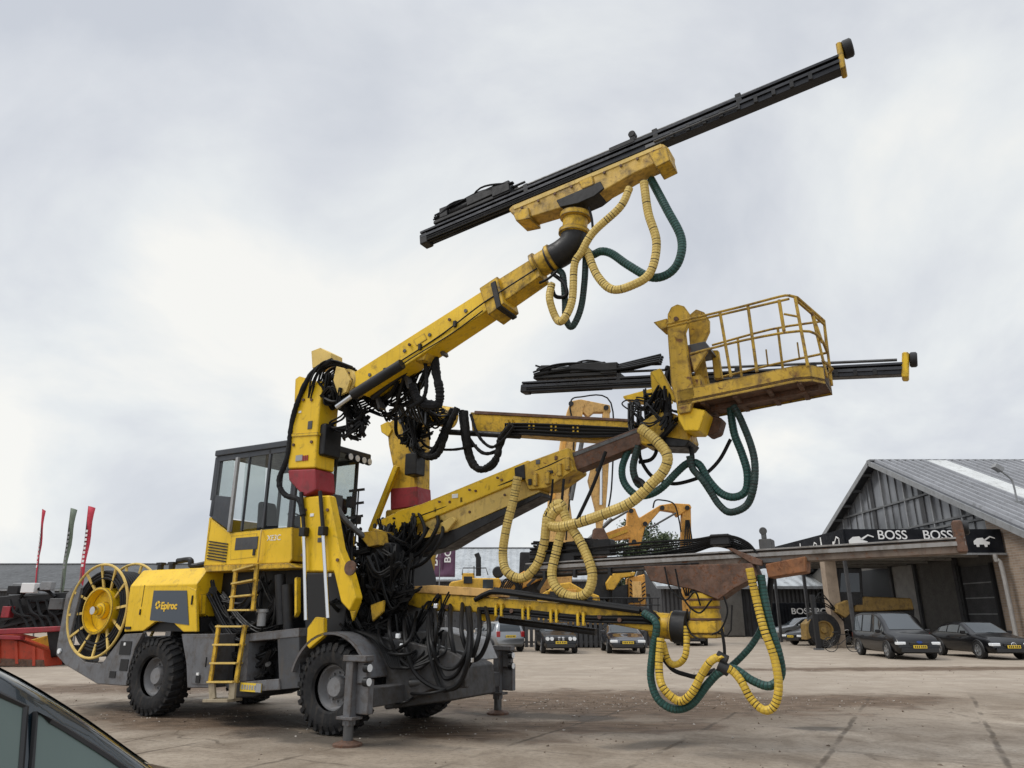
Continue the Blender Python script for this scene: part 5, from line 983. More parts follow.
for y in (34.5, 36, 37.5): b = MB(); b.box((GX - .2, y, zr(y) - .35), (.25, .18, .14)); b.build('bracket_light', K['black'], ws)
# roof floodlight
fl = tag(empty('roof_floodlight', (28.2, 40, zr(40) + .1)), 'small floodlight on a bent pole standing on the ribbed workshop roof', 'floodlight')
b = MB(); b.tube(cr_path([(0, 0, 0), (0, 0, 1.1), (-.1, 0, 1.5), (-.6, 0, 1.95)], 5), .05, 8); b.build('pole', K['trim_grey'], fl); b = MB(); b.box((-.7, 0, 2.1), (.5, .4, .3), Matrix.Rotation(R(35), 3, 'Y')); b.build('lamp_head', K['trim_grey'], fl, .03); b = MB(); b.box((0, 0, .05), (.4, .4, .3)); b.build('base_plate', K['trim_grey'], fl)

# ---- sheds further off
def shed(label, x0, x1, y0, y1, ze, zr_, roofm, wallm, name='warehouse', slats=0):
    s = tag(empty(name, ((x0 + x1) / 2, y0, 0)), label, 'building'); o = Vector(((x0 + x1) / 2, y0, 0)); ym = (y0 + y1) / 2; v = lambda *p: Vector(p) - o
    b = MB(); b.prism([v(x0, y0 + .3, 0), v(x0, y1 - .3, 0), v(x0, y1 - .3, ze), v(x0, ym, zr_ - .1), v(x0, y0 + .3, ze)], (x1 - x0, 0, 0)); wl = b.build('wall', K[wallm], s)
    b = MB()
    for a, c in ((y0 - .4, ym), (y1 + .4, ym)): b.hexa([v(x0 - .5, a, ze - .1), v(x1 + .5, a, ze - .1), v(x1 + .5, c, zr_), v(x0 - .5, c, zr_), v(x0 - .5, a, ze + .1), v(x1 + .5, a, ze + .1), v(x1 + .5, c, zr_ + .2), v(x0 - .5, c, zr_ + .2)])
    rf = b.build('roof', K[roofm], s); bars('ridge_cap', [(v(x0 - .5, ym, zr_ + .22), v(x1 + .5, ym, zr_ + .22))], 'trim_grey', rf, .6, .12); bars('gutter', [(v(x0 - .5, y0 - .5, ze - .05), v(x1 + .5, y0 - .5, ze - .05))], 'trim_grey', rf, .2, .2)
    for k in range(slats):
        x = x0 + (x1 - x0) * (k + .5) / slats; b = MB(); b.box(v(x, y0 + .26, ze * .42), (3.2, .08, ze * .84)); b.build('door', K['soffit'], wl)
    return s
shed('long warehouse with pale ribbed roof behind the yellow diggers', -30, 18, 92, 112, 5.8, 10.4, 'roof_light', 'wall_dark', slats=7)
shed('long low warehouse with dark roof behind the three flags', -95, -27, 80, 96, 4.3, 7.3, 'roof_dark', 'wall_dark', slats=9)
ms = shed('low dark shed with pale roof between the hanging hoses and the workshop', 12.5, 31, 62, 76, 3.9, 6.2, 'roof_light', 'wall_dark', 'storage_shed')
b = MB(); b.box((-4.1, -.2, 1.9), (2.6, .5, 3.6)); b.build('door', K['panel_brown'], ms); b = MB(); b.cyl((4.4, -.7, 0), (4.3, -.7, 3.6), .1); b.build('downpipe', K['white'], ms)
# black container with white lettering
p = W(796, 612, 56); ct = tag(empty('storage_container', (p.x + .6, 56, 0)), 'black container with white lettering behind the silver estate car', 'container')
b = MB(); b.box((0, 1.2, 1.32), (6.2, 2.4, 2.5)); bd_ = b.build('body', K['sign_black'], ct, .03); b = MB()
for k in range(26): b.box((-3 + k * .24, -.02, 1.3), (.1, .04, 2.2))
b.build('rib', K['sign_black'], bd_); text('lettering', 'BOSS BOSS', .6, K['white'], ct, frame((.7, -.05, 1.95), (1, 0, 0), (0, 0, 1)), .01, 'CENTER', .006, 1.15)
# slatted fence behind the parked cars
fn = tag(empty('slatted_fence', (4, 39.8, 0)), 'dark slatted fence behind the row of parked cars', 'fence')
b = MB()
for k in range(43): b.box((-7.4 + k * .26, 0, .85), (.17, .03, 1.5))
b.build('slat', K['soffit'], fn); bars('fence_rail', [((-7.5, .06, z), (3.7, .06, z)) for z in (.35, 1.4)], 'soffit', fn, .05, .08)
for k in range(5): b = MB(); b.box((-7.5 + k * 2.8, .1, .85), (.1, .1, 1.7)); b.build('post', K['beam_grey'], fn)

# ---- banners and flags
def banner(p0, wdt, z0, z1, body, name, label, group=None, col='banner_purple', tilt=0):
    s = tag(empty(name, (p0.x, p0.y, 0)), label, 'banner', group); b = MB(); b.tube([(-wdt / 2 - .05, 0, 0), (-wdt / 2 - .05 + tilt, 0, z1 + .1)], .035, 8); b.build('pole', K['trim_grey'], s)
    b = MB(); nn = 14; V = []; Fc = []
    for i in range(nn + 1):
        z = z0 + (z1 - z0) * i / nn
        for x in (-wdt / 2, -wdt / 6, wdt / 6, wdt / 2): V.append((x + tilt * z / z1, .05 * math.sin(i * .7 + x * 3), z))
    for i in range(nn):
        for k in range(3): a = i * 4 + k; Fc.append((a, a + 1, a + 5, a + 4))
    b.add(V, Fc); c = b.build('cloth', K[col], s); m = c.modifiers.new('thickness', 'SOLIDIFY'); m.thickness = .012
    if body: text('lettering', body, wdt * .62, K['white'], c, frame((tilt * .5, -.07, (z0 + z1) / 2), (0, 0, 1), (-1, 0, 0)), .004, 'CENTER', .01, 1.2)
    return s
worn('banner_purple', (.12, .055, .105), (.06, .03, .05), .2, .8, streak=False, bump=0); worn('flag_red', (.45, .035, .06), (.2, .03, .04), .2, .8, streak=False, bump=0); worn('flag_green', (.13, .16, .12), (.08, .09, .07), .2, .8, streak=False, bump=0)
for k, (px, w_, tx) in enumerate(((421, 1.0, ''), (434, 1.25, 'BOSS'), (447.5, 1.1, 'BOSS'))):
    p = W(px, 578, 55); banner(p, w_, W(px, 577, 55).z, W(px, 530 - 3 * k, 55).z, tx, 'tall_banner', ['plain purple banner, farthest from the pale digger among the yard banners', 'middle purple banner with white upright lettering between two others', 'purple banner with white upright lettering beside the exhaust stack'][k], 'purple banners in the yard')
for k, (x0, y0, x1, y1, c, lab) in enumerate(((38, 592, 42.5, 509, 'flag_red', 'narrow red flag standing farthest from the cable reel'), (61, 594, 71, 508, 'flag_green', 'grey green feather flag between two red ones'), (80, 592, 88.5, 506, 'flag_red', 'wide red feather flag nearest the cable reel'))):
    a, c_ = W(x0, y0, 47), W(x1, y1, 47); s = tag(empty('feather_flag', (a.x, 47, 0)), lab, 'flag', 'flags by the low warehouse')
    dxf = c_.x - a.x; b = MB(); b.tube([(-dxf * .4, 0, 0), (dxf, 0, c_.z)], [.05, .02], 8); b.build('pole', K['beam_grey'], s)
    wf = (.22, .42, .46)[k]; zb = a.z; V = []; Fc = []; n_ = 12
    for i in range(n_ + 1):
        f_ = i / n_; z = zb + (c_.z - zb) * f_; xx = dxf * (z / c_.z) * 1.0; ww = wf * (.55 + .45 * f_)
        V += [(xx + .01, .03 * math.sin(i), z), (xx + ww * .55, .08 * math.sin(i * .9 + 1), z - .05), (xx + ww, .07 * math.sin(i * 1.1), z - .12)]
    for i in range(n_):
        for q in range(2): j = i * 3 + q; Fc.append((j, j + 1, j + 4, j + 3))
    b = MB(); b.add(V, Fc); cl = b.build('cloth', K[c], s); m = cl.modifiers.new('thickness', 'SOLIDIFY'); m.thickness = .012
    b = MB()
    for i in range(9):
        z = zb + (c_.z - zb) * (.3 + .05 * i); xx = dxf * z / c_.z + wf * .3; b.box((xx, -.08, z), (wf * .3, .012, .16))
    b.build('lettering', K['white' if c == 'flag_red' else 'trim_grey'], cl)

# ---- red and black crushing machine at the edge
cm = tag(empty('mobile_crusher', (-19, 27, 0)), 'orange red mobile crusher with folded black conveyor standing behind the cable reel', 'crusher')
OFF = Vector((-19, 27, 0))
def wp(name, pts, Y, th, mat, root, off, bevel=.03):
    b = MB(); b.prism([W(x, y, Y) - off for x, y in pts], (0, th, 0)); return b.build(name, K[mat], root, bevel)
wp('hopper', [(-40, 640), (-10, 634), (20, 641), (43, 650), (45, 667), (-40, 664)], 26.5, 1.6, 'orange_red', cm, OFF); wp('hopper_edge', [(-40, 631), (60, 626), (62, 631), (20, 634), (-40, 636)], 26.3, .5, 'red_paint', cm, OFF)
wp('side_chute', [(22, 642), (52, 634), (54, 645), (45, 660), (34, 648)], 27.2, .6, 'machine_yellow', cm, OFF)
wp('conveyor', [(-40, 601), (-5, 597), (22, 594), (70, 592), (72, 628), (30, 629), (-40, 634)], 28, 1.2, 'steel_black', cm, OFF); wp('conveyor_belt', [(20, 596), (90, 590), (92, 598), (30, 603)], 27.7, 1.0, 'rubber', cm, OFF)
b = MB()
for x in range(-40, 70, 14): b.bar(W(x, 626, 27.9) - OFF, W(x + 20, 605, 27.9) - OFF, .05, .07)
b.bar(W(0, 621, 27.85) - OFF, W(75, 601, 27.85) - OFF, .05, .08); b.bar(W(-30, 634, 27.85) - OFF, W(75, 610, 27.85) - OFF, .05, .08); b.build('truss', K['steel_black'], cm)
b = MB(); b.tube(cr_path([W(20, 598, 27.6) - OFF, W(28, 590, 27.6) - OFF, W(45, 590, 27.6) - OFF, W(55, 597, 27.6) - OFF], 5), .06, 8); b.build('hydraulic_hose', K['hose_black'], cm)
wp('crusher_housing', [(12, 583), (38, 583), (40, 596), (8, 596)], 28.6, 1, 'trim_grey', cm, OFF); wp('track_frame', [(50, 650), (90, 648), (92, 664), (50, 668)], 27.5, .6, 'steel_black', cm, OFF, .1)

wp('hopper_rib', [(14, 641), (17, 641), (18, 664), (15, 664)], 26.44, .1, 'orange_red', cm, OFF, .01); wp('hopper_rib', [(32, 646), (35, 647), (35, 666), (32, 666)], 26.44, .1, 'orange_red', cm, OFF, .01); wp('hopper_rib', [(-4, 637), (-1, 636), (0, 663), (-3, 663)], 26.44, .1, 'orange_red', cm, OFF, .01)
wp('wear_plate', [(-40, 657), (43, 660), (44, 667), (-40, 665)], 26.46, .06, 'rust_brown', cm, OFF, .01)
wp('guard_plate', [(46, 630), (64, 628), (66, 652), (50, 658)], 26.9, .4, 'steel_black', cm, OFF, .03); wp('cross_beam', [(-40, 634), (20, 636), (20, 640), (-40, 638)], 26.2, .3, 'red_paint', cm, OFF, .02)
b = MB()
for k in range(5): b.tube(cr_path([W(10 + 9 * k, 600, 27.6) - OFF, W(14 + 9 * k, 612 + 3 * (k % 2), 27.4) - OFF, W(24 + 8 * k, 618, 27.4) - OFF, W(30 + 8 * k, 632, 27.3) - OFF], 5), .05, 6)
b.build('hydraulic_hose', K['hose_black'], cm)
for px, py, w2, h2, mt in ((30, 588, .5, .35, 'white'), (48, 586, .4, .3, 'trim_grey'), (15, 590, .4, .3, 'steel_black'), (58, 604, .5, .4, 'steel_dull'), (8, 612, .3, .4, 'red_paint')): b = MB(); b.box(W(px, py, 27.5) - OFF, (w2, .3, h2)); b.build('service_box', K[mt], cm, .02)
# ---- diggers behind the parked cars
def digger_base(root, off, x, y, mat, cabside=1, rot=0):
    b = MB()
    for s in (-1, 1):
        pr = [(-1.9, .45), (-1.6, .12), (-1.3, 0), (1.3, 0), (1.6, .12), (1.9, .45), (1.7, .85), (-1.7, .85)]
        b.prism([Vector((x + a, y + s * 1.15 - .28, z)) - off for a, z in pr], (0, .56, 0))
    b.build('crawler_track', K['mud_rubber'], root, .04)
    b = MB(); b.box(Vector((x - .4, y, 1.75)) - off, (3.4, 2.5, 1.2)); b.hexa([Vector(v) - off for v in ((x - 2.6, y - 1.2, 1.2), (x - 2, y - 1.2, 1.2), (x - 2, y + 1.2, 1.2), (x - 2.6, y + 1.2, 1.2), (x - 2.5, y - 1.2, 2.2), (x - 2, y - 1.2, 2.3), (x - 2, y + 1.2, 2.3), (x - 2.5, y + 1.2, 2.2))]); b.build('engine_housing', K[mat], root, .08)
    b = MB(); b.cyl(Vector((x, y, .85)) - off, Vector((x, y, 1.2)) - off, .8); b.build('slew_ring', K['steel_black'], root)
    cbx = b = MB(); b.hexa([Vector(v) - off for v in ((x + .4, y - 1.25, 1.2), (x + 1.7, y - 1.25, 1.2), (x + 1.7, y - .25, 1.2), (x + .4, y - .25, 1.2), (x + .4, y - 1.25, 3.0), (x + 1.45, y - 1.25, 3.0), (x + 1.45, y - .25, 3.0), (x + .4, y - .25, 3.0))]); c = b.build('cab', K['steel_black'], root, .06)
    b = MB(); b.box(Vector((x + .95, y - 1.26, 2.35)) - off, (.8, .02, .9)); b.build('window', K['car_glass'], c)
    b = MB(); b.tube([Vector(v) - off for v in ((x - 2, y - 1.1, 2.35), (x - 2, y - 1.1, 3.1), (x - .2, y - 1.1, 3.1), (x - .2, y - 1.1, 2.35))], .03, 6); b.tube([Vector((x - 2, y - 1.1, 2.75)) - off, Vector((x - .2, y - 1.1, 2.75)) - off], .03, 6); b.build('guard_rail', K['steel_black'], root)
# tall pale digger with its arm folded straight up
O1 = Vector((4.6, 43, 0)); e1 = tag(empty('tall_excavator', O1), 'pale orange excavator with its arm folded upright behind the yellow service boom', 'excavator')
digger_base(e1, O1, 4.0, 44, 'excavator_pale')
wp('boom', [(538, 610), (546, 545), (548, 500), (556, 470), (561, 438), (567, 411), (571, 401), (580, 399), (585, 404), (577, 440), (569, 495), (575, 540), (570, 610)], 43, .7, 'excavator_pale', e1, O1, .06)
wp('linkage', [(580, 399), (610, 405), (611, 412), (594, 412), (588, 417), (577, 406)], 43.1, .5, 'excavator_pale', e1, O1, .04)
wp('stick', [(604, 405), (610, 410), (609, 464), (608, 482), (606, 508), (602, 530), (597, 530), (595, 508), (588, 480), (592, 464), (600, 440)], 43.1, .5, 'excavator_pale', e1, O1, .05)
b = MB(); b.tube([W(571, 500, 42.9) - O1, W(586, 420, 42.9) - O1], .14, 10); b.build('arm_cylinder', K['steel_dull'], e1); b = MB(); b.tube(cr_path([W(566, 540, 42.9) - O1, W(574, 440, 42.9) - O1, W(570, 405, 42.9) - O1, W(580, 397, 42.9) - O1, W(611, 403, 42.9) - O1, W(612, 480, 42.9) - O1, W(606, 520, 42.9) - O1], 6), .05, 6); b.build('hydraulic_hose', K['hose_black'], e1)
wp('bucket', [(594, 528), (604, 528), (612, 545), (606, 560), (590, 556)], 43, .8, 'rust_brown', e1, O1, .05)
for px, py in ((571, 404), (606, 408), (560, 470), (598, 470), (552, 545)):
    p = W(px, py, 42.95) - O1; b = MB(); b.cyl(p, p + Vector((0, -.12, 0)), .16, seg=12); b.build('pin', K['steel_black'], e1)
b = MB(); b.tube([W(601, 425, 42.9) - O1, W(601, 505, 42.9) - O1], .10, 10); b.build('bucket_cylinder', K['chrome'], e1)
wp('boom_rib', [(551, 500), (555, 498), (571, 420), (568, 418)], 42.93, .06, 'excavator_orange', e1, O1, .01)
# orange digger, boom out and stick hanging
O2 = Vector((9, 47, 0)); e2 = tag(empty('orange_excavator', O2), 'orange excavator with cranked boom and hanging stick behind the swivel of the lower boom', 'excavator')
digger_base(e2, O2, 7.2, 48, 'excavator_orange')
wp('boom', [(574, 553), (578, 545), (600, 535), (627, 525), (628, 508), (635, 508), (639, 518), (660, 505), (672, 503), (690, 504), (692, 508), (684, 512), (678, 517), (674, 512), (661, 510), (645, 528), (641, 545), (630, 545), (630, 538), (606, 542), (588, 552), (580, 560)], 46.6, .6, 'excavator_orange', e2, O2, .05)
wp('stick', [(682, 504), (691, 506), (692, 560), (690, 612), (684, 612), (681, 560)], 46.7, .45, 'excavator_orange', e2, O2, .05)
b = MB(); b.tube([W(585, 543, 46.4) - O2, W(612, 519, 46.4) - O2], .13, 10); b.tube([W(606, 524, 46.4) - O2, W(628, 511, 46.4) - O2], .07, 10); b.build('arm_cylinder', K['steel_dull'], e2); b = MB(); b.tube([W(650, 528, 46.4) - O2, W(676, 513, 46.4) - O2], .06, 8); b.build('arm_cylinder', K['steel_dull'], e2)
b = MB(); b.tube(cr_path([W(653, 508, 46.4) - O2, W(655, 501, 46.4) - O2, W(661, 500, 46.4) - O2, W(674, 504, 46.4) - O2, W(679, 520, 46.4) - O2, W(681, 532, 46.4) - O2], 6), .05, 6); b.build('hydraulic_hose', K['hose_black'], e2)

for px, py in ((631, 511), (634, 542), (662, 508), (687, 508), (586, 548), (645, 524)):
    p = W(px, py, 46.5) - O2; b = MB(); b.cyl(p, p + Vector((0, -.12, 0)), .15, seg=12); b.build('pin', K['steel_black'], e2)
wp('boom_rib', [(584, 548), (602, 538), (627, 529), (628, 532), (604, 541), (588, 551)], 46.5, .08, 'machine_yellow', e2, O2, .01)
b = MB()
for k in range(4): b.tube(cr_path([W(686 + k, 520, 46.5) - O2, W(684 + 3 * k, 548, 46.4) - O2, W(680 + 5 * k, 575, 46.4) - O2, W(686 + k, 596, 46.5) - O2], 5), .045, 6)
b.build('stick_hose', K['hose_black'], e2)
# third digger folded low between the two
O6 = Vector((6.2, 50, 0)); e6 = tag(empty('low_excavator', O6), 'yellow excavator folded low between the tall pale digger and the cranked orange one', 'excavator')
digger_base(e6, O6, 5.2, 51, 'machine_yellow')
wp('boom', [(540, 585), (548, 568), (560, 556), (576, 551), (592, 556), (602, 570), (596, 576), (586, 566), (574, 562), (562, 568), (552, 590)], 50, .6, 'machine_yellow', e6, O6, .05); wp('stick', [(594, 560), (603, 566), (610, 596), (604, 600), (596, 580)], 50.1, .45, 'machine_yellow', e6, O6, .05)
b = MB(); b.tube([W(556, 580, 49.8) - O6, W(578, 562, 49.8) - O6], .12, 10); b.build('arm_cylinder', K['steel_dull'], e6); b = MB(); b.tube(cr_path([W(560, 560, 49.8) - O6, W(576, 547, 49.8) - O6, W(594, 553, 49.8) - O6, W(604, 575, 49.8) - O6], 6), .05, 6); b.build('hydraulic_hose', K['hose_black'], e6)
# wheel loader with exhaust stack
O3 = Vector((-1.5, 43, 0)); e3 = tag(empty('wheel_loader', O3), 'worn yellow wheel loader with black exhaust stack behind the grey hatchback', 'wheel loader')
wp('engine_hood', [(448, 588), (450, 582), (470, 578), (500, 578), (502, 590), (480, 592), (478, 606), (446, 606)], 43, 1.6, 'machine_yellow', e3, O3, .08); wp('radiator', [(478, 590), (506, 586), (506, 606), (478, 606)], 43.1, 1.4, 'steel_black', e3, O3, .05); wp('toolbox', [(462, 573), (474, 573), (474, 580), (462, 581)], 43.2, .8, 'machine_yellow', e3, O3, .04); wp('lift_arm', [(500, 590), (508, 580), (533, 566), (560, 556), (562, 563), (540, 580), (515, 592)], 42.6, .4, 'excavator_orange', e3, O3, .05)
wp('counterweight', [(428, 594), (447, 590), (447, 610), (428, 610)], 43.1, 1.6, 'excavator_pale', e3, O3, .08)
b = MB(); b.tube([W(478.5, 576, 43.6) - O3, W(478.5, 558, 43.6) - O3, W(476.5, 553.5, 43.6) - O3], .16, 12); b.build('exhaust_stack', K['steel_black'], e3)
b = MB(); b.tube([W(x, y, 43.2) - O3 for x, y in ((462, 575), (463, 568), (486, 568), (488, 575))], .03, 6); b.tube([W(474, 575, 43.2) - O3, W(474, 566, 43.2) - O3], .03, 6); b.build('guard_rail', K['steel_black'], e3)
b = MB(); b.lathe(W(498, 572, 43.6) - O3, (0, 1, 0), [(.28, 0), (.34, .1), (.34, .5), (.28, .6)], 18); b.build('air_filter', K['steel_black'], e3)
for px in (435, 512):
    p = W(px, 640, 43) - O3
    for y in (-.2, 1.6): b = MB(); b.lathe(Vector((p.x, y, .8)), (0, 1, 0), [(.45, 0), (.75, .02), (.8, .15), (.8, .4), (.75, .52), (.45, .55)], 26, cap=False); b.build('wheel', K['mud_rubber'], e3)
wp('operator_cab', [(520, 552), (545, 552), (548, 606), (518, 606)], 43.4, 1.3, 'steel_black', e3, O3, .06)
b = MB(); b.bar(W(538, 590, 42.4) - O3, W(555, 562, 42.4) - O3, .25, .2); b.bar(W(527, 586, 42.4) - O3, W(542, 572, 42.4) - O3, .15, .15); b.build('arm_cylinder', K['steel_black'], e3)
b = MB()
for k in range(6): b.tube(cr_path([W(500 + 2 * k, 588, 42.4) - O3, W(506 + 3 * k, 579 - k, 42.4) - O3, W(516 + k, 586 + k, 42.4) - O3, W(512, 594, 42.4) - O3], 5), .045, 6)
b.build('hydraulic_hose', K['hose_black'], e3)
for px, py, w2, h2, mt in ((468, 580, .5, .4, 'steel_black'), (488, 584, .6, .5, 'car_glass'), (455, 592, .7, .5, 'steel_black'), (494, 596, .5, .7, 'machine_yellow'), (512, 598, .5, .6, 'steel_dull')):
    b = MB(); b.box(W(px, py, 42.9) - O3, (w2, .15, h2)); b.build('service_panel', K[mt], e3, .02)
# dozer body with railings
O4 = Vector((5, 45, 0)); e4 = tag(empty('yellow_dozer', O4), 'stripped yellow dozer body with black railings above the parked coupe', 'dozer')
wp('engine_housing', [(546, 592), (556, 584), (570, 582), (584, 590), (600, 596), (600, 606), (546, 606)], 41.5, 1.5, 'machine_yellow', e4, O4, .08); wp('push_arm', [(606, 583), (612, 574), (618, 572), (636, 572), (634, 576), (622, 578), (614, 590), (608, 590)], 41.6, .5, 'machine_yellow', e4, O4, .05); wp('rear_body', [(628, 578), (645, 574), (647, 606), (628, 606)], 41.8, 1.0, 'excavator_orange', e4, O4, .06); wp('radiator', [(612, 588), (628, 584), (628, 606), (612, 606)], 41.7, 1.0, 'steel_black', e4, O4, .04); wp('blade', [(538, 596), (548, 590), (550, 622), (540, 624)], 41.2, 1.9, 'machine_yellow', e4, O4, .04)
b = MB()
for x in range(568, 660, 6): b.tube([W(x, 612, 41.1) - O4, W(x, 598, 41.1) - O4], .025, 5)
for y in (598, 605): b.tube([W(566, y, 41.1) - O4, W(660, y, 41.1) - O4], .03, 6)
b.build('guard_rail', K['steel_black'], e4)
b = MB(); b.prism([Vector((x, 41.3, z)) - O4 for x, z in ((2, .5), (2.4, .1), (7.6, .1), (8.2, .5), (7.8, 1.0), (2.4, 1.0))], (0, 1.7, 0)); b.build('crawler_track', K['mud_rubber'], e4, .05)
wp('operator_cab', [(590, 570), (616, 571), (617, 600), (590, 600)], 42.2, 1.0, 'steel_black', e4, O4, .06)

for px, py, w2, h2, mt in ((555, 596, .6, .5, 'steel_black'), (572, 594, .5, .5, 'excavator_orange'), (588, 600, .5, .4, 'steel_black'), (637, 590, .5, .9, 'excavator_pale'), (633, 600, .6, .3, 'steel_black')):
    b = MB(); b.box(W(px, py, 41.4) - O4, (w2, .15, h2)); b.build('service_panel', K[mt], e4, .02)
b = MB()
for k in range(5): b.tube(cr_path([W(630, 580 + 4 * k, 41.6) - O4, W(638, 586 + 4 * k, 41.4) - O4, W(645, 582 + 4 * k, 41.6) - O4], 5), .04, 6)
b.build('hydraulic_hose', K['hose_black'], e4)
# ---- loader under the canopy
O5 = Vector((20.5, 41.5, 0)); e5 = tag(empty('backhoe_loader', O5), 'dirty yellow loader with dark cab parked under the lettered canopy', 'loader')
for px, y in ((823, 43.0), (905, 41.4), (905, 43.2), (823, 41.0)):
    x = W(px, 630, y).x; b = MB(); b.lathe(Vector((x, y, .92)) - O5, (0, -1, 0), [(.5, -.22), (.86, -.2), (.92, -.1), (.92, .1), (.86, .2), (.5, .22)], 28, cap=False); ty = b.build('wheel', K['mud_rubber'], e5)
b = MB(); x = W(823, 630, 41).x; b.lathe(Vector((x, 41, .92)) - O5, (0, -1, 0), [(.52, -.1), (.50, .2), (.44, .2), (.40, .08), (.2, .08), (.15, .2), (0, .2)], 24); b.build('rim', K['loader_yellow_shaded'], ty)
wp('engine_hood', [(855, 596), (912, 598), (915, 610), (855, 612)], 41.6, 1.5, 'loader_yellow_shaded', e5, O5, .08); wp('chassis', [(815, 612), (915, 608), (915, 630), (830, 632)], 41.8, 1.2, 'steel_black', e5, O5, .06)
cb = wp('cab', [(838, 568), (862, 568), (864, 606), (836, 606)], 41.6, 1.5, 'steel_black', e5, O5, .06); wp('window', [(841, 573), (859, 573), (860, 592), (840, 592)], 41.57, .02, 'car_glass', cb, O5, 0)
wp('loader_arm', [(838, 604), (848, 600), (852, 612), (846, 618), (836, 612)], 40.8, .4, 'loader_yellow_shaded', e5, O5, .04); wp('bucket', [(806, 624), (811, 619), (812, 638), (807, 640)], 40.8, .8, 'loader_yellow_shaded', e5, O5, .03)
b = MB(); wander2 = [W(815, 600, 41) - O5, W(828, 600, 41) - O5, W(838, 612, 41) - O5, W(845, 622, 41) - O5]
for k in range(8): p, q = rnd.sample(wander2, 2); b.tube(cr_path([p, (p + q) / 2 + Vector((0, 0, rnd.uniform(-.3, .4))), q], 6), .03, 6)
b.build('hydraulic_hose', K['hose_black'], e5)
ps = W(818, 651, 38.0); ps.z = 0; gp = tag(empty('gate_post', G(819, 650)), 'tall black post standing in front of the loader wheel', 'post'); b = MB(); b.box((0, 0, 1.35), (.22, .2, 2.7)); b.build('shaft', K['black'], gp, .01); b = MB(); b.box((0, 0, .04), (.42, .36, .08)); b.build('base_plate', K['beam_grey'], gp); b = MB(); b.box((.03, -.12, 1.9), (.12, .06, .3)); b.build('latch', K['beam_grey'], gp)

# ---- bicycles
def bicycle(loc, rz, label):
    s = tag(empty('bicycle', loc, rz), label, 'bicycle', 'bicycles by the workshop')
    for x in (-.52, .52):
        b = MB(); ring(b, Vector((x, 0, .34)), .33, .018, 28); wl = b.build('wheel', K['rubber'], s); b = MB()
        for k in range(8): g0 = k * math.pi / 8; b.tube([(x - math.cos(g0) * .32, 0, .34 - math.sin(g0) * .32), (x + math.cos(g0) * .32, 0, .34 + math.sin(g0) * .32)], .004, 4)
        b.build('spokes', K['chrome'], wl)
    b = MB()
    for p, q in (((-.52, 0, .34), (-.12, 0, .34)), ((-.12, 0, .34), (-.22, 0, .85)), ((-.52, 0, .34), (-.2, 0, .78)), ((-.2, 0, .78), (.36, 0, .82)), ((-.12, 0, .34), (.38, 0, .72)), ((.34, 0, .95), (.52, 0, .34))): b.tube([p, q], .017, 8)
    b.build('frame', K['car_black'], s); b = MB(); b.tube([(.30, -.28, .98), (.36, -.1, 1.02), (.36, .1, 1.02), (.30, .28, .98)], .013, 6); b.build('handlebar', K['chrome'], s); b = MB(); b.box((-.24, 0, .9), (.26, .14, .05)); b.build('saddle', K['rubber'], s, .02)
bicycle(G(843, 652), R(-8), 'black bicycle leaning beside the loader wheel near the black people carrier'); bicycle(Vector((24.6, 35.6, 0)), R(80), 'bicycle parked at the foot of the white downpipe'); bicycle(Vector((25.0, 34.2, 0)), R(70), 'bicycle standing against the brick corner farther from the downpipe')

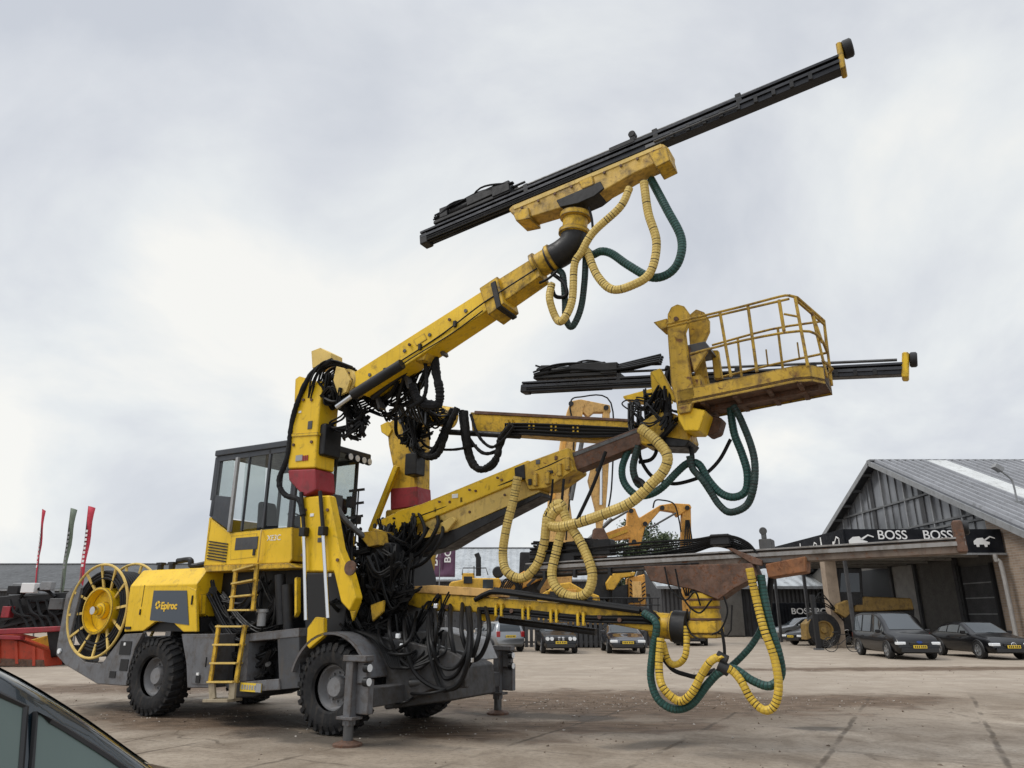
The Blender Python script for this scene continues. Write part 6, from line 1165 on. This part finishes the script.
# ---- cars
def lerp_line(L, x):
    L = sorted(L)
    if x <= L[0][0]: return L[0][1]
    for (a, za), (b_, zb_) in zip(L, L[1:]):
        if x <= b_: t = (x - a) / (b_ - a); return za + (zb_ - za) * t
    return L[-1][1]
def smooth_line(L, x, d=.09): return (lerp_line(L, x - d) + 2 * lerp_line(L, x) + lerp_line(L, x + d)) / 4
SHAPES = {
 'mpv': dict(L=4.82, Wd=1.85, top=[(-2.41, .5), (-2.38, 1.0), (-2.25, 1.5), (-2.05, 1.76), (-1.2, 1.83), (.0, 1.83), (.45, 1.76), (1.35, 1.14), (1.5, 1.08), (2.1, .94), (2.33, .78), (2.41, .45)], belt=[(-2.4, 1.0), (1.3, .98), (1.5, .97), (2.2, .8), (2.41, .5)], ws=(.46, 1.38), rs=(-2.33, -2.12), win=((-2.05, -1.0), (-.92, .0), (.08, .8), (.86, 1.2)), wheels=(1.48, -1.45), r=.33),
 'sedan': dict(L=4.45, Wd=1.68, top=[(-2.2, .5), (-2.17, .82), (-1.75, .96), (-1.35, .98), (-.75, 1.34), (.1, 1.38), (.35, 1.34), (.95, .97), (1.1, .93), (2.05, .82), (2.17, .7), (2.22, .45)], belt=[(-2.2, .86), (-1.3, .93), (.95, .9), (2.1, .76), (2.22, .5)], ws=(.36, .96), rs=(-1.3, -.78), win=((-1.1, -.5), (-.44, .2), (.26, .75)), wheels=(1.32, -1.25), r=.30),
 'coupe': dict(L=4.5, Wd=1.76, top=[(-2.2, .5), (-2.18, .88), (-1.7, .97), (-.7, 1.25), (-.2, 1.28), (.1, 1.25), (.95, .9), (1.1, .86), (1.9, .72), (2.18, .6), (2.25, .4)], belt=[(-2.2, .84), (-1.2, .9), (.95, .84), (2.1, .64), (2.25, .45)], ws=(.12, .96), rs=(-1.6, -.75), win=((-1.1, -.45), (-.38, .65)), wheels=(1.35, -1.2), r=.30),
 'hatch': dict(L=3.7, Wd=1.7, top=[(-1.85, .5), (-1.83, .9), (-1.65, 1.3), (-1.45, 1.40), (-.2, 1.42), (.35, 1.38), (.85, .98), (1.0, .95), (1.6, .84), (1.8, .66), (1.85, .4)], belt=[(-1.84, .92), (.85, .9), (1.6, .78), (1.85, .5)], ws=(.36, .86), rs=(-1.78, -1.5), win=((-1.4, -.65), (-.58, .55)), wheels=(1.2, -1.2), r=.30),
 'sport_sedan': dict(L=4.62, Wd=1.80, top=[(-2.3, .55), (-2.26, .98), (-1.95, 1.06), (-1.2, 1.33), (-.4, 1.43), (.2, 1.41), (1.05, 1.0), (1.2, .96), (1.95, .84), (2.22, .66), (2.31, .4)], belt=[(-2.28, .95), (-1.2, .98), (1.05, .93), (2.1, .74), (2.31, .5)], ws=(.26, 1.08), rs=(-1.85, -1.15), win=((-1.35, -.72), (-.66, .12), (.18, .85)), wheels=(1.42, -1.38), r=.34),
 'estate': dict(L=4.6, Wd=1.8, top=[(-2.3, .5), (-2.27, 1.0), (-2.0, 1.42), (-1.8, 1.5), (-.3, 1.55), (.25, 1.5), (1.05, 1.04), (1.2, 1.0), (1.95, .88), (2.22, .7), (2.31, .4)], belt=[(-2.28, 1.0), (1.05, .96), (2.1, .78), (2.31, .5)], ws=(.3, 1.06), rs=(-2.2, -1.9), win=((-1.9, -1.1), (-1.02, -.2), (-.12, .8)), wheels=(1.4, -1.38), r=.33),
 'near': dict(L=4.4, Wd=1.78, top=[(-2.2, .5), (-2.15, 1.0), (-1.9, 1.4), (-1.2, 1.64), (-.6, 1.66), (-.2, 1.65), (.1, 1.59), (.4, 1.44), (.72, 1.23), (1.08, .95), (1.2, .88), (1.8, .76), (2.1, .6), (2.22, .4)], belt=[(-2.2, .98), (1.0, .86), (1.9, .7), (2.22, .45)], ws=(.22, 1.0), rs=(-2.1, -1.92), win=((-1.9, -.85), (-.78, .395), (.435, .95)), wheels=(1.4, -1.3), r=.33),
}
def car(name, label, cat, shape, loc, rz, paint, glassm='car_glass', group=None, lights='plain', rear=False):
    q = SHAPES[shape]; L = q['L']; hw = q['Wd'] / 2; s = tag(empty(name, loc, rz), label, cat, group)
    tz = lambda x: smooth_line(q['top'], x, .16 if shape == 'near' else .09); bz = lambda x: min(smooth_line(q['belt'], x), tz(x) - .02)
    wy = lambda x: hw * (1 - .16 * abs(2 * x / L) ** 5); gh = lambda x: min(1, max(0, (tz(x) - bz(x)) / .45))
    def wt(x): return wy(x) * (.93 - .17 * gh(x))
    n = 46; b = MB(); V = []; zb = .24
    for i in range(n + 1):
        x = -L / 2 + L * i / n; w_ = wy(x); zs, zt = bz(x), tz(x); e_ = zb + (.12 if abs(x) > L * .46 else 0)
        half = [(0, e_), (w_ * .84, e_), (w_ * .96, e_ + .1), (w_, e_ + .55 * (zs - e_)), (w_ * .99, zs - .06), (w_ * .955, zs), ((w_ * .955 + wt(x)) / 2, (zs + zt - .05) / 2 + .01), (wt(x), max(zs + .005, zt - .06)), (wt(x) * .84, zt - .01), (0, zt)]
        V += [(x, -y, z) for y, z in half] + [(x, y, z) for y, z in half[-2:0:-1]]
    m_ = 18; Fc = []
    for i in range(n):
        for k in range(m_): a = i * m_ + k; c = i * m_ + (k + 1) % m_; Fc.append((a, a + m_, c + m_, c))
    Fc += [tuple(range(m_)), tuple(range(n * m_, (n + 1) * m_))[::-1]]
    b.add(V, Fc); body = b.build('body', K[paint], s, sharp=50)
    def yz(x, z): zs, zt = bz(x), tz(x) - .06; t = min(1, max(0, (z - zs) / max(.05, zt - zs))); return wy(x) * .955 * (1 - t) + wt(x) * t
    for sd_ in (-1, 1):
        for xa_, xb_ in q['win']:
            b = MB(); V = []; Fc = []; nn = 8
            for i in range(nn + 1):
                x = xa_ + (xb_ - xa_) * i / nn; z0 = bz(x) + .035; z1 = max(z0 + .01, tz(x) - .11)
                for t in (0, .5, 1): z = z0 + (z1 - z0) * t; V.append((x, sd_ * (yz(x, z) + .010 - .006 * (t - .5) ** 2), z))
            for i in range(nn):
                for k in range(2): a = i * 3 + k; Fc.append((a, a + 1, a + 4, a + 3))
            b.add(V, Fc); g_ = b.build('side_window', K[glassm], s)
            # rubber surround
            e_ = [Vector(V[i * 3]) for i in range(nn + 1)] + [Vector(V[i * 3 + 2]) for i in range(nn, -1, -1)]
            b = MB(); b.tube(e_, .013, 5, closed=True); b.build('window_seal', K['plastic_black'], g_)
    for nm, (xa_, xb_) in (('windscreen', q['ws']), ('rear_window', q['rs'])):
        b = MB(); V = []; Fc = []; nn = 8
        for i in range(nn + 1):
            x = xa_ + (xb_ - xa_) * i / nn
            for t in (-1, -.5, 0, .5, 1): V.append((x, t * (wt(x) * .84 - .02), tz(x) - .01 * abs(t) + .012))
        for i in range(nn):
            for k in range(4): a = i * 5 + k; Fc.append((a, a + 5, a + 6, a + 1))
        b.add(V, Fc); b.build(nm, K[glassm], s)
    for x in q['wheels']:
        for sd_ in (-1, 1):
            y = sd_ * (wy(x) - .10); r_ = q['r']; b = MB(); b.lathe((x, y, r_), (0, sd_, 0), [(r_ * .6, -.1), (r_ * .95, -.1), (r_, -.06), (r_, .09), (r_ * .95, .115), (r_ * .68, .12), (r_ * .66, .05)], 28); wl = b.build('wheel', K['rubber'], s)
            b = MB(); b.lathe((x, y, r_), (0, sd_, 0), [(r_ * .66, .06), (r_ * .66, .112), (r_ * .6, .115), (r_ * .56, .08), (r_ * .2, .085), (r_ * .18, .11), (0, .11)], 24)
            for k in range(5): a = k * 2 * math.pi / 5; b.bar((x + math.cos(a) * r_ * .15, y + sd_ * .10, r_ + math.sin(a) * r_ * .15), (x + math.cos(a) * r_ * .6, y + sd_ * .105, r_ + math.sin(a) * r_ * .6), .07, .03, (0, 1, 0))
            b.build('rim', K['rim_alu'], wl)
            b = MB(); b.tube([(x + math.cos(R(a)) * (r_ + .045), sd_ * (wy(x) * .985), r_ + math.sin(R(a)) * (r_ + .045)) for a in range(-10, 191, 12)], .03, 6); b.build('wheel_arch', K['plastic_black'], body)
    fx = L / 2; hz = bz(fx - .12)
    b = MB(); b.box((fx - .02, 0, .36), (.1, hw * 1.55, .16)); b.box((fx - .05, 0, hz - .06), (.12, hw * .8, .13)); gr = b.build('grille', K['plastic_black'], body, .02)
    def lamp(x, y, z, d, nm, mt): b = MB(); b.box((x, y, z), d); return b.build(nm, K[mt], s, .025, bseg=2)
    if lights == 'round4':
        for y in (-.62, -.42, .42, .62):
            b = MB(); b.cyl((fx - .14, y * hw / .84, .66), (fx + .0, y * hw / .84, .66), .085); hl = b.build('headlight', K['lamp_glass'], s)
        b = MB(); b.box((fx - .03, -.09, .66), (.08, .14, .17)); b.box((fx - .03, .09, .66), (.08, .14, .17)); b.build('grille_frame', K['chrome'], gr, .02)
    else:
        for y in (-.72, .72): lamp(fx - .2, y * hw, hz - .05 if lights != 'low' else hz - .03, (.34, .34, .12), 'headlight', 'lamp_glass')
    for y in (-.78, .78): lamp(-L / 2 + .05, y * hw * .95, .82, (.12, .18, .26), 'tail_light', 'lamp_red')
    for x, o_ in ((fx + .035, 1), (-L / 2 - .03, -1)):
        b = MB(); b.box((x, 0, .50 if o_ > 0 else .72), (.012, .52, .115)); npl = b.build('number_plate', K['plate_yellow'], s); b = MB()
        for k in range(6): b.box((x + o_ * .007, -.19 + k * .075 + (.02 if k > 2 else 0), .50 if o_ > 0 else .72), (.004, .042, .07))
        b.build('plate_marks', K['black'], npl)
    if lights == 'star':
        b = MB(); c0 = Vector((fx + .03, 0, hz - .06)); b.tube([c0 + Vector((0, math.cos(a * .3142) * .09, math.sin(a * .3142) * .09)) for a in range(20)], .012, 6, closed=True)
        for k in range(3): a = math.pi / 2 + k * 2.0944; b.bar(c0, c0 + Vector((0, math.cos(a) * .088, math.sin(a) * .088)), .018, .018)
        b.build('emblem', K['chrome'], gr)
    if lights == 'oval':
        b = MB(); c0 = Vector((fx + .02, 0, hz + .0)); b.prism([c0 + Vector((0, math.cos(a * .3142) * .11, math.sin(a * .3142) * .045)) for a in range(20)], (.02, 0, 0)); b.build('emblem', K['emblem_blue'], gr)
    for sd_ in (-1, 1):
        xm = q['win'][-1][1] - .12; b = MB(); b.box((xm, sd_ * (hw + .08), bz(xm) + .08), (.1, .2, .14)); b.build('wing_mirror', K[paint], s, .03, bseg=2)
    b = MB()
    for sd_ in (-1, 1):
        for xw, _ in q['win'][1:3]: b.box((xw + .12, sd_ * (wy(xw) + .005), bz(xw) - .14), (.16, .025, .03))
    b.build('door_handle', K[paint], body, .008)
    return s
pbr('emblem_blue', (.02, .06, .25), .3)
def gz(px, py): p = G(px, py); p.z = 0; return p
CG = 'cars parked in the yard'
fwd = lambda deg: R(deg)
car('people_carrier', 'black people carrier parked in front of the loader, facing us', 'car', 'mpv', Vector((16.35, 32.6, 0)), R(-94), 'car_black', group=CG, lights='oval')
car('sports_saloon', 'low black saloon with round star emblem parked next to the people carrier', 'car', 'sport_sedan', Vector((19.9, 32.5, 0)), R(-90), 'car_black', group=CG, lights='star')
car('old_saloon', 'old black saloon with four round headlights parked before the slatted fence', 'car', 'sedan', Vector((2.1, 37.0, 0)), R(-86), 'car_black', group=CG, lights='round4')
car('low_coupe', 'low dark blue coupe parked between the old saloon and the hose loops', 'car', 'coupe', Vector((5.35, 37.0, 0)), R(-91), 'car_blue', group=CG, lights='low')
car('small_hatchback', 'grey hatchback seen from behind, nearest the outrigger of the rig', 'car', 'hatch', Vector((-.75, 38.3, 0)), R(112), 'car_silver', group=CG)
car('silver_estate', 'dark silver estate car in front of the black lettered container', 'car', 'estate', Vector((20.2, 52.5, 0)), R(185), 'car_silver', group=CG)
car('open_sports_car', 'low black sports car partly hidden by the loader wheel', 'car', 'coupe', Vector((18.6, 45.6, 0)), R(200), 'car_black', group=CG)
car('distant_saloon', 'dark saloon glimpsed below the rusty cradle of the lower feed', 'car', 'sport_sedan', Vector((10.8, 46, 0)), R(-100), 'car_black', group=CG)
car('near_car', 'dark blue green car close to us, cut off by the picture corner', 'car', 'near', Vector((-2.87, 3.48, 0)), R(50), 'car_petrol', 'car_glass_green', lights='plain')

# ---- trees behind the diggers
lf = pbr('leaf', (.05, .075, .03), .7, spec=.25); t = lf.node_tree
gi = t.nodes.new('ShaderNodeNewGeometry'); t.links.new(ramp(t, gi.outputs['Random Per Island'], [(.0, (.028, .045, .022)), (.6, (.05, .072, .032)), (1, (.095, .11, .05))]), t.nodes['Principled BSDF'].inputs['Base Color'])
worn('bark', (.07, .055, .042), amount=.4, rough=.9)
def tree(loc, h, r, label, seed):
    rn = random.Random(seed); s = tag(empty('tree', loc), label, 'tree', 'trees beyond the yard'); b = MB()
    b.tube(cr_path([(0, 0, 0), (.1, .05, h * .3), (-.05, .1, h * .6), (.1, 0, h * .88)], 6), [.34 * (1 - i / 24) + .03 for i in range(19)], 10)
    cl = []
    for k in range(34):
        z = h * rn.uniform(.28, .98); rr = r * math.sin(min(1, (1.08 - z / h) * 1.5) * 1.5) * rn.uniform(.35, 1); a = rn.uniform(0, 6.28)
        c = Vector((math.cos(a) * rr, math.sin(a) * rr, z)); cl.append((c, r * rn.uniform(.2, .42))); b.tube(cr_path([(0, 0, z * .72), (c.x * .5, c.y * .5, z * .85), tuple(c)], 4), [.07 - .006 * i for i in range(9)], 5)
    b.build('trunk', K['bark'], s); b = MB()
    for c, q in cl:
        for _ in range(210):
            d = Vector((rn.gauss(0, 1), rn.gauss(0, 1), rn.gauss(0, .8))); d = d.normalized() * q * rn.uniform(.3, 1) ** .5; p = c + d; u = Vector((rn.gauss(0, 1), rn.gauss(0, 1), rn.gauss(0, 1))).normalized(); v = u.orthogonal().normalized(); L_ = rn.uniform(.10, .24)
            b.add([p - u * L_, p + v * L_ * .5, p + u * L_, p - v * L_ * .5], [(0, 1, 2, 3)])
    b.build('crown', K['leaf'], s)
tree((13.2, 75, 0), 11.3, 3.0, 'leafy green tree beyond the orange excavator, the taller of two', 3); tree((16.5, 78, 0), 10.6, 2.6, 'smaller leafy tree beside the hanging excavator stick', 9)
